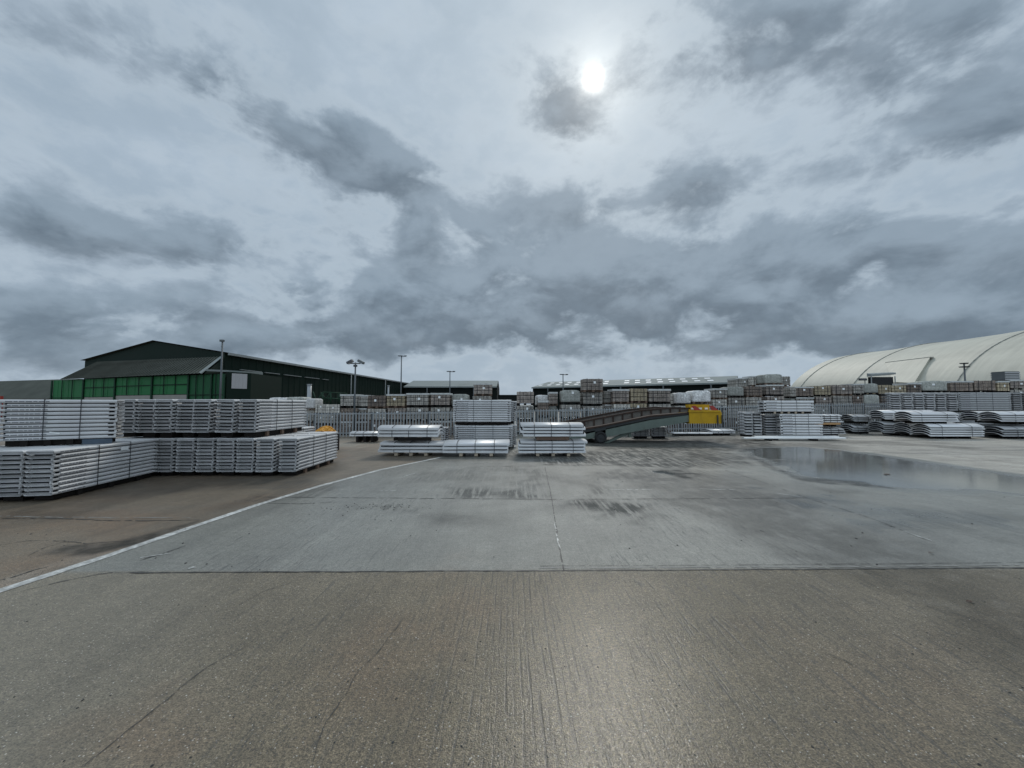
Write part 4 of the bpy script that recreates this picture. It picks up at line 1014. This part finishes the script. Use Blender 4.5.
# ------------------------------------------------------------------ TENT
cx_, a_r, b_r, yf, yn = 74., 18., 12.1, 80., 28.
T = thing('storage_tent', 'huge cream fabric barrel-roofed tent at the right behind the brick packs', 'tent', (cx_, 54, 0))
mb = MB(); N = 40; ribs_y = [80, 77, 65, 49.6, 38, 28]; ysn = sorted(set(list(np.linspace(yn, yf, 60)) + ribs_y))
def arcp(t, y, k=0.):
    # slight sag between frames
    dmin = min(abs(y - r) for r in ribs_y); sag = .14 * min(1, dmin / 5.)
    return (-(a_r - sag + k) * math.cos(t), y - 54, (b_r - sag + k) * math.sin(t) ** 1.06)
vs = [arcp(math.pi * i / N, y) for y in ysn for i in range(N + 1)]
fs = [(j * (N + 1) + i, j * (N + 1) + i + 1, (j + 1) * (N + 1) + i + 1, (j + 1) * (N + 1) + i) for j in range(len(ysn) - 1) for i in range(N)]
mb.add(vs, fs, 0, True); mb.build('canopy', M['fabric'], T)
for y in (yf, yn):
    mb = MB(); mb.add([arcp(math.pi * i / N, y) for i in range(N + 1)], [tuple(range(N + 1))]); mb.build('end_wall', M['fabric'], T, fix=False)
for y in ribs_y[1:-1]:
    mb = MB(); pts_ = [Vector(arcp(math.pi * i / 48, y, .04)) for i in range(49)]
    mb.path([tuple(p) for p in pts_], .06, 6); mb.build('seam', M['seam'], T)
# dormer porch
pY = 60.; px_ = X_(884, pY) - cx_
mb = MB(); zt = Z_(355.5, pY)
xb = X_(903, pY) - cx_; y_ = pY - 54
o_ = Vector((cx_, 54, 0))
hA, hB, hC, hD = P(885, 362.8, 63) - o_, P(930, 357.4, 55.8) - o_, P(893, 382, 57.8) - o_, P(914, 383, 54.3) - o_
hE = P(925, 383, 55.2) - o_
mb.add([tuple(v) for v in (hA, hB, hD, hC, hE)], [(0,3,2,1), (1,2,4)]); mb.build('hood', M['fabric'], T, fix=False)
mb = MB()
mb.hexa([tuple(hA + Vector((0,-.02,-.04))), tuple(hB + Vector((0,-.02,-.04))), tuple(hB + Vector((.6,.02,-.04))), tuple(hA + Vector((.6,.02,-.04)))], [tuple(hA + Vector((0,-.02,.09))), tuple(hB + Vector((0,-.02,.09))), tuple(hB + Vector((.6,.02,.09))), tuple(hA + Vector((.6,.02,.09)))])
mb.build('hood_edge', M['seam'], T)
c_a = P(871, 373, 50); c_b = P(896, 375, 50)
T = thing('canopy_shelter', 'small dark fronted shelter with sloping grey roof before the cream tent', 'shelter', (c_a.x, 50, 0)); w = c_b.x - c_a.x
mb = MB(); zt = c_a.z; mb.hexa([(0,0,zt-.45),(w,0,zt-.15),(w,.6,zt-.2),(0,.6,zt-.45)], [(0,0,zt-.15),(w,0,zt+.05),(w,.6,zt+.15),(0,.6,zt)]); mb.build('roof', M['gutter'], T)
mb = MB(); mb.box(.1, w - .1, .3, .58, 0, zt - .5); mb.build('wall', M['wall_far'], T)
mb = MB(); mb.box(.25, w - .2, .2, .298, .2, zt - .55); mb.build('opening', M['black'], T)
mb = MB()
for x in (.05, w - .1): mb.box(x, x + .08, .05, .13, 0, zt - .42)
mb.build('post', M['galv'], T)

# ------------------------------------------------------------------ LAMP POSTS AND SMALL THINGS
def lamp(px, ytop, Y, label, kind, r=.05):
    p = P(px, ytop, Y); T = thing('lamp_post', label, 'lamp post', (p.x, Y, 0))
    mb = MB(); mb.tube((0,0,0), (0,0,p.z), r * 1.3, r * .8, 10); mb.build('pole', M['lamp_grey'], T)
    s = Y / F
    if kind == 'twin':
        mb = MB(); mb.tube((-5*s,0,p.z-.05), (5*s,0,p.z-.05), .025, None, 8); mb.box(-.5*s - .06, 1.5*s, -.06, .06, p.z - .12 - 2*s, p.z - .12); mb.build('cross_arm', M['lamp_dark'], T)
        for sg in (-1, 1):
            Mx = Matrix.Translation((sg * 5.5 * s, 0, p.z + .5*s)) @ Matrix.Rotation(sg * R(28), 4, 'Y')
            mb = MB(); mb.prism([(-.14,-.05),(.14,-.05),(.1,.07),(-.1,.07)], -3*s, 3*s, 0, Mx); h_ = mb.build('lamp_head', M['lamp_dark' if sg < 0 else 'lamp_grey'], T)
            Mx2 = Mx @ Matrix.Translation((0, 0, -.056)); mb = MB(); mb.box(-2.5*s, 2.5*s, -.11, .11, -.006, 0, 0, Mx2); mb.build('lens', M['roof_light'], h_)
    elif kind == 'cross':
        mb = MB(); mb.tube((-2*s,0,p.z), (4.5*s,0,p.z-.3*s), .02*Y/20, None, 8); mb.build('arm', M['lamp_dark'], T)
        for x, l in ((-1.2*s, 2.0*s), (4*s, 1.2*s)):
            mb = MB(); mb.prism([(-l*.6,-.3*s),(l*.6,-.3*s),(l*.4,.5*s),(-l*.4,.5*s)], x - l, x + l); mb.build('lamp_head', M['lamp_dark'], T)
    elif kind == 'camera':
        mb = MB(); mb.prism([(-.1,-.02),(.1,-.02),(.1,.14),(-.1,.14)], -2.2*s, 1.2*s); mb.build('lamp_head', M['lamp_grey'], T)
        mb = MB(); mb.tube((0,0,p.z-6*s),(-1.2*s,0,p.z-5*s),.03); mb.build('bracket', M['lamp_grey'], T)
        T.children[1].location.z = p.z
    elif kind == 'stack':
        for k, (ww_, zz_) in enumerate(((2.6, 0), (3.2, -3.5))):
            mb = MB(); mb.prism([(-ww_*s*.5,-.5*s),(ww_*s*.5,-.5*s),(ww_*s*.8,.6*s),(-ww_*s*.8,.6*s)], -ww_*s, ww_*s); o = mb.build('lamp_head', M['lamp_dark'], T); o.location.z = p.z + zz_ * s
    if kind == 'cross':
        for o in T.children:
            if o.name.startswith('lamp_head'): o.location.z = p.z
    return T
lamp(222.5, 341.5, 30, 'tall slim pole with small camera-like head before the green hangar', 'camera', .07)
lamp(355.5, 362.5, 19.9, 'grey post with twin tilted floodlights just behind the fence', 'twin', .045)
lamp(401.5, 356, 38, 'tall thin lamp post behind the brick packs, left of the centre', 'cross', .06)
lamp(450, 371.5, 60, 'distant thin lamp post before the pale roofed shed', 'cross', .08)
lamp(563, 374.5, 62, 'distant lamp post rising over the rooflights of the long shed', 'cross', .09)
lamp(964, 363.5, 34, 'short lamp post with double stacked head before the cream tent', 'stack', .07)
mb = MB(); p = P(309.5, 385, 29); mb.tube((p.x, 29, 0), (p.x, 29, p.z), .15, .15, 14); mb.tube((p.x, 29, p.z), (p.x, 29, p.z + .06), .18, .18, 14)
tag(mb.build('vent_pipe', M['galv']), 'thick grey vent pipe standing before the dark hangar wall', 'pipe')
mb = MB(); p = P(388.5, 386, 33); mb.tube((p.x, 33, 0), (p.x, 33, p.z), .07, .07, 10); mb.box(p.x - .09, p.x + .09, 32.9, 33.1, p.z, p.z + .05)
tag(mb.build('short_pole', M['galv']), 'short grey pole sticking up behind the brown and tan brick packs', 'pole')
T = thing('cctv_camera', 'small dark camera on a thin pole before the left end of the tent', 'camera', (X_(866, 30), 30, 0))
z = Z_(379.5, 30)
mb = MB(); mb.tube((0, 0, 0), (0, 0, z), .03); mb.build('pole', M['lamp_grey'], T)
mb = MB(); mb.prism([(-.09,-.08),(.09,-.08),(.09,.06),(0,.1),(-.09,.06)], -.42, .1); o = mb.build('camera_body', M['lamp_dark'], T); o.location.z = z
# green steel stair landing
Ys = 27.; T = thing('steel_stair', 'dark green steel stair and landing railings before the hangar wall', 'stair', (X_(327, Ys), Ys, 0)); ox = X_(327, Ys)
def q_(px, py, dy=0): p = P(px, py, Ys); return (p.x - ox, dy, p.z)
for dy in (0, 1.1):
    mb = MB()
    for a_, b_ in (((323,392),(340,393)),((323,398),(340,399)),((316,402.5),(323,392)),((319,403),(324,396)),((323,392),(323,404)),((331,392.5),(331,404)),((340,393),(340,404)),((313,391.5),(317,403))):
        mb.tube(q_(*a_, dy), q_(*b_, dy), .035, None, 6)
    mb.build('railing', M['stair_green'], T)
mb = MB(); a_ = q_(322, 404.5); b_ = q_(341, 404.5); mb.box(a_[0], b_[0], -.05, 1.15, a_[2] - .12, a_[2]); mb.box(a_[0], a_[0] + .12, 0, .12, 0, a_[2] - .121); mb.box(b_[0] - .12, b_[0], 0, .12, 0, a_[2] - .121); mb.box(a_[0], a_[0] + .12, .98, 1.1, 0, a_[2] - .121); mb.box(b_[0] - .12, b_[0], .98, 1.1, 0, a_[2] - .121); mb.build('landing', M['green_dark'], T)
mb = MB()
for k in range(8):
    f = k / 8; z = (a_[2]) * (1 - f) - .1; x = a_[0] - .28 * (k + 1); mb.box(x, x + .27, .02, 1.08, z - .04, z)
mb.build('tread', M['green_dark'], T)
# ------------------------------------------------------------------ debris on the slab
def debris(px, py, label, s, cat='leaf', name='leaf', mat='leaf'):
    p = G(px, py); mb = MB(); n = 9; vs = [(0, 0, .012)]
    for k in range(n):
        a_ = 2 * math.pi * k / n; r = s * random.uniform(.6, 1.1); vs.append((r * 1.5 * math.cos(a_), r * .8 * math.sin(a_), random.uniform(.002, .014)))
    mb.add(vs, [(0, 1 + k, 1 + (k + 1) % n) for k in range(n)], 0, True)
    o = mb.build(name, M[mat], None, fix=False); o.location = (p.x, p.y, .004); o.rotation_euler = (0, 0, random.uniform(-.6, .6))
    tag(o, label, cat); return o
debris(970, 602.5, 'curled dead brown leaf lying on the slab at the right', .022)
debris(887, 474.5, 'dark scrap of litter lying in the long puddle', .08, 'litter', 'litter_scrap')
debris(931, 553.5, 'small dark scrap on the slab just beyond the joint at right', .02, 'litter', 'litter_scrap')
mb = MB()
for k in range(260):
    px = random.uniform(0, 1024); py = random.uniform(575, 768) if random.random() < .65 else random.uniform(480, 570)
    if random.random() < .4: px = random.gauss(375, 28); py = random.gauss(507, 2.2)
    p = G(px, py); r = random.uniform(.002, .0055) * (1.6 if py < 570 else 1)
    t_ = [(-1,-1,0),(1,-1,0),(1,1,0),(-1,1,0),(-.5,-.6,1),(.6,-.5,1),(.5,.6,1),(-.6,.5,1)]
    mb.add([(p.x + r * x * random.uniform(.7, 1.3), p.y + r * y * random.uniform(.7, 1.3), r * z * .9 + .0005) for x, y, z in t_], [(4,5,6,7),(0,1,5,4),(1,2,6,5),(2,3,7,6),(3,0,4,7)])
o = mb.build('grit', M['joint'], None, fix=False); o['kind'] = 'stuff'; tag(o, 'dark grit and crumbs scattered over the concrete', 'grit')
mb = MB()
for k in range(260):
    py = 575 + (random.random() ** .8) * 200; px = random.uniform(0, 1024)
    p = G(px, py); r = random.uniform(.0015, .004)
    t_ = [(-1,-1,0),(1,-1,0),(1,1,0),(-1,1,0),(-.5,-.6,1),(.6,-.5,1),(.5,.6,1),(-.6,.5,1)]
    mb.add([(p.x + r * x * random.uniform(.7, 1.3), p.y + r * y * random.uniform(.7, 1.3), r * z * .5 + .0005) for x, y, z in t_], [(4,5,6,7),(0,1,5,4),(1,2,6,5),(2,3,7,6),(3,0,4,7)])
M['chip'] = simple('pale_stone_chip', (.50, .46, .40), .5, 0, .3, 30)
o = mb.build('stone_chips', M['chip'], None, fix=False); o['kind'] = 'stuff'; tag(o, 'pale stone chips exposed across the near concrete slab', 'stone chips')

# ------------------------------------------------------------------ SKY AND SUN
sd_ = ray(593, 80).normalized()
el_s = math.asin(sd_.z); az_s = math.atan2(sd_.x, sd_.y)
W = bpy.data.worlds.new('World'); scene.world = W; W.use_nodes = True
t = NT(W.node_tree); bg = W.node_tree.nodes['Background']
dvec = t.node('ShaderNodeTexCoord').outputs['Generated']
dn_ = t.vm('NORMALIZE', dvec); X, Yy, Z = t.sep(dn_)
az = t.m('ARCTAN2', X, Yy); elv = t.m('ARCSINE', Z)
elp = t.m('MAXIMUM', elv, 0.)
# perspective-flattened cloud plane
den = t.m('ADD', t.m('MAXIMUM', Z, 0.), .16)
uv = t.comb(t.m('DIVIDE', X, den), t.m('DIVIDE', Yy, den), 0.)
sph = t.vm('MULTIPLY', dn_, (1., 1., 1.75))
wv = t.noise(sph, 3.2, 6, .6, 0, True); wv2 = t.noise(sph, 11., 6, .62, 0, True)
def cen(v, s): 
    n = t.node('ShaderNodeVectorMath', operation='MULTIPLY_ADD'); t.put(n.inputs[0], v); n.inputs[1].default_value = (s, s * .55, 0); n.inputs[2].default_value = (-s / 2, -s * .275, 0)
    return n.outputs[0]
pos = t.vm('ADD', t.vm('ADD', t.comb(az, elp, 0.), cen(wv, .22)), cen(wv2, .085))
Sx = t.sep(pos); pos1 = t.comb(Sx[0], Sx[1], 1.)
def ae(px, py): d = ray(px, py).normalized(); return Vector((math.atan2(d.x, d.y), math.asin(d.z)))
blobs = [(335,142,118,30,25,1.0),(215,75,110,34,28,.30),(405,180,60,22,10,.55),(125,230,135,26,6,.75),(205,235,60,20,12,.4),(335,305,105,36,4,.85),(90,318,130,30,2,.6),(425,238,90,34,10,.62),
 (600,275,130,48,-8,1.15),(500,322,120,30,0,.6),(690,188,62,26,-10,.8),(750,38,110,52,-5,.8),(548,95,40,58,-30,.7),(835,250,120,34,0,.8),(960,85,110,70,10,.62),(965,235,95,36,5,.75),
 (820,310,260,34,2,.65),(560,214,62,18,-5,.6),(700,300,120,30,0,.55),(660,95,46,30,0,.35),(30,200,70,40,0,.25),(40,40,110,70,10,.18),(930,20,120,40,0,.3),(640,300,170,50,0,.35),(420,310,90,40,0,.3),(880,330,160,26,0,.4),(120,360,160,18,0,.3),(880,150,100,26,-12,.4),(250,345,200,18,0,.4),(620,345,200,16,0,.4)]
acc_ = None
for (px, py, hw, hh_, ang, amp) in blobs:
    c = ae(px, py); a_ = R(ang); u = ae(px + 20 * math.cos(a_), py + 20 * math.sin(a_)) - c; v = ae(px - 20 * math.sin(a_), py + 20 * math.cos(a_)) - c
    # q = Mi*(p-c), with p-c = qx*(u*hw/20)+qy*(v*hh/20)
    mtx = Matrix(((u.x * hw / 20, v.x * hh_ / 20), (u.y * hw / 20, v.y * hh_ / 20))).inverted()
    r0 = Vector((mtx[0][0], mtx[0][1])); r1 = Vector((mtx[1][0], mtx[1][1]))
    qx = t.vm('DOT_PRODUCT', pos1, (r0.x, r0.y, -r0.dot(c))); qy = t.vm('DOT_PRODUCT', pos1, (r1.x, r1.y, -r1.dot(c)))
    r2 = t.m('MULTIPLY_ADD', qx, qx, t.m('MULTIPLY', qy, qy))
    e = t.m('EXPONENT', t.m('MULTIPLY', r2, -.95))
    lo_ = t.m('MULTIPLY', t.m('MULTIPLY', e, amp), qy) if acc_ is None else t.m('MULTIPLY_ADD', t.m('MULTIPLY', e, amp), qy, lo_)
    acc_ = t.m('MULTIPLY', e, amp) if acc_ is None else t.m('MULTIPLY_ADD', e, amp, acc_)
f1 = t.noise(sph, 5.6, 9, .56, .25); f2 = t.noise(sph, 17., 7, .6, .2); f0 = t.noise(uv, .8, 5, .5, .2)
f1u = t.noise(t.vm('ADD', sph, (0., 0., .075)), 5.6, 5, .56, .25)
top_ = t.ss(t.m('SUBTRACT', f1, f1u), -.10, .12)
# generic overcast behind the viewer as well
front = t.ss(Yy, -.25, .35)
f1s = t.ss(f1, .30, .70); f2s = t.ss(f2, .3, .7)
gen = t.m('MULTIPLY', t.ss(f0, .42, .68), t.m('MULTIPLY_ADD', front, -.65, .9))
dens = t.m('ADD', t.m('MULTIPLY', acc_, t.m('MULTIPLY_ADD', f1s, 1.2, .40)), t.m('MULTIPLY', gen, .35))
dens = t.m('ADD', dens, t.m('MULTIPLY_ADD', f2s, .22, -.11))
dens = t.m('ADD', dens, t.m('MULTIPLY_ADD', f1s, .30, -.15))
cl = t.ss(dens, .08, .86)
cosang = t.vm('DOT_PRODUCT', dn_, tuple(sd_))
ang = t.m('ARCCOSINE', t.m('MINIMUM', cosang, 1.)); ang = t.m('MAXIMUM', t.m('ADD', ang, t.m('MULTIPLY_ADD', t.noise(sph, 26., 4, .6), .016, -.008)), 0.)
g1 = t.m('EXPONENT', t.m('MULTIPLY', t.m('POWER', t.m('DIVIDE', ang, .0150), 2.), -1.))
g2 = t.m('EXPONENT', t.m('DIVIDE', ang, -.055)); g3 = t.m('EXPONENT', t.m('DIVIDE', ang, -.42))
base = t.mix(t.ss(f1, .3, .75), (.335, .425, .52, 1), (.42, .515, .62, 1))
base = t.mix(t.m('MULTIPLY', g3, .62), base, (.66, .755, .82, 1))
hz = t.m('EXPONENT', t.m('MULTIPLY', elp, -14.)); base = t.mix(t.m('MULTIPLY', hz, .45), base, (.35, .43, .51, 1))
low = t.m('DIVIDE', lo_, t.m('ADD', acc_, .15))
low = t.m('ADD', low, t.m('MULTIPLY', t.m('SUBTRACT', f1u, f1), 3.0))
dark = t.mix(t.ss(low, -.65, .6), (.272, .352, .432, 1), (.112, .152, .197, 1))
dark = t.mix(t.m('MULTIPLY', t.ss(f2, .3, .7), .35), dark, (.208, .278, .35, 1))
dark = t.mix(t.m('MULTIPLY', top_, t.m('MULTIPLY_ADD', cl, -.45, .6)), dark, (.345, .41, .48, 1))
dark = t.mix(t.m('MULTIPLY', g3, .3), dark, (.27, .335, .395, 1))
skyc = t.mix(t.m('MULTIPLY', cl, .93), base, dark)
# silver lining around edges
rim = t.m('MULTIPLY', t.ss(dens, -.05, .22), t.m('SUBTRACT', 1., t.ss(dens, .2, .5)))
skyc = t.mix(t.m('MULTIPLY', rim, .22), skyc, (.60, .68, .74, 1))
veil = t.m('SUBTRACT', 1., t.m('MULTIPLY', cl, .6))
def sc(col, f): return t.mix(1., c4(col), t.comb(f, f, f), 'MULTIPLY')
add = t.mix(1., sc((2.6, 2.5, 2.3), g1), sc((.62, .60, .54), t.m('MULTIPLY', g2, veil)), 'ADD')
skyc = t.mix(1., skyc, add, 'ADD')
# brighter overhead and behind, added out of view to fill the ground and stack faces
lift = t.m('ADD', 1., t.m('ADD', t.m('MULTIPLY', t.ss(elv, .9, 1.3), .9), t.m('MULTIPLY', t.ss(Yy, .1, -.5), .75)))
skyc = t.mix(1., skyc, t.comb(lift, lift, lift), 'MULTIPLY')
sky = t.node('ShaderNodeTexSky', sky_type='NISHITA', sun_disc=False, sun_elevation=el_s, sun_rotation=az_s)
sky.air_density = 1.; sky.dust_density = 2.
b2 = t.node('ShaderNodeBackground'); t.put(b2.inputs[0], sky.outputs[0]); b2.inputs[1].default_value = .05
t.put(bg.inputs[0], skyc); bg.inputs[1].default_value = 1.
mx = t.node('ShaderNodeMixShader'); mx.inputs[0].default_value = .04
t.l.new(bg.outputs[0], mx.inputs[1]); t.l.new(b2.outputs[0], mx.inputs[2])
t.l.new(mx.outputs[0], W.node_tree.nodes['World Output'].inputs[0])
sl = bpy.data.lights.new('sun', 'SUN'); sl.energy = 1.2; sl.angle = R(10); sl.color = (1, .96, .88)
so = bpy.data.objects.new('sun', sl); C.objects.link(so); so.rotation_euler = Vector(sd_).to_track_quat('Z', 'Y').to_euler(); so.location = (0, 0, 30)
scene.view_settings.view_transform = 'Standard'; scene.view_settings.look = 'None'; scene.view_settings.exposure = 0
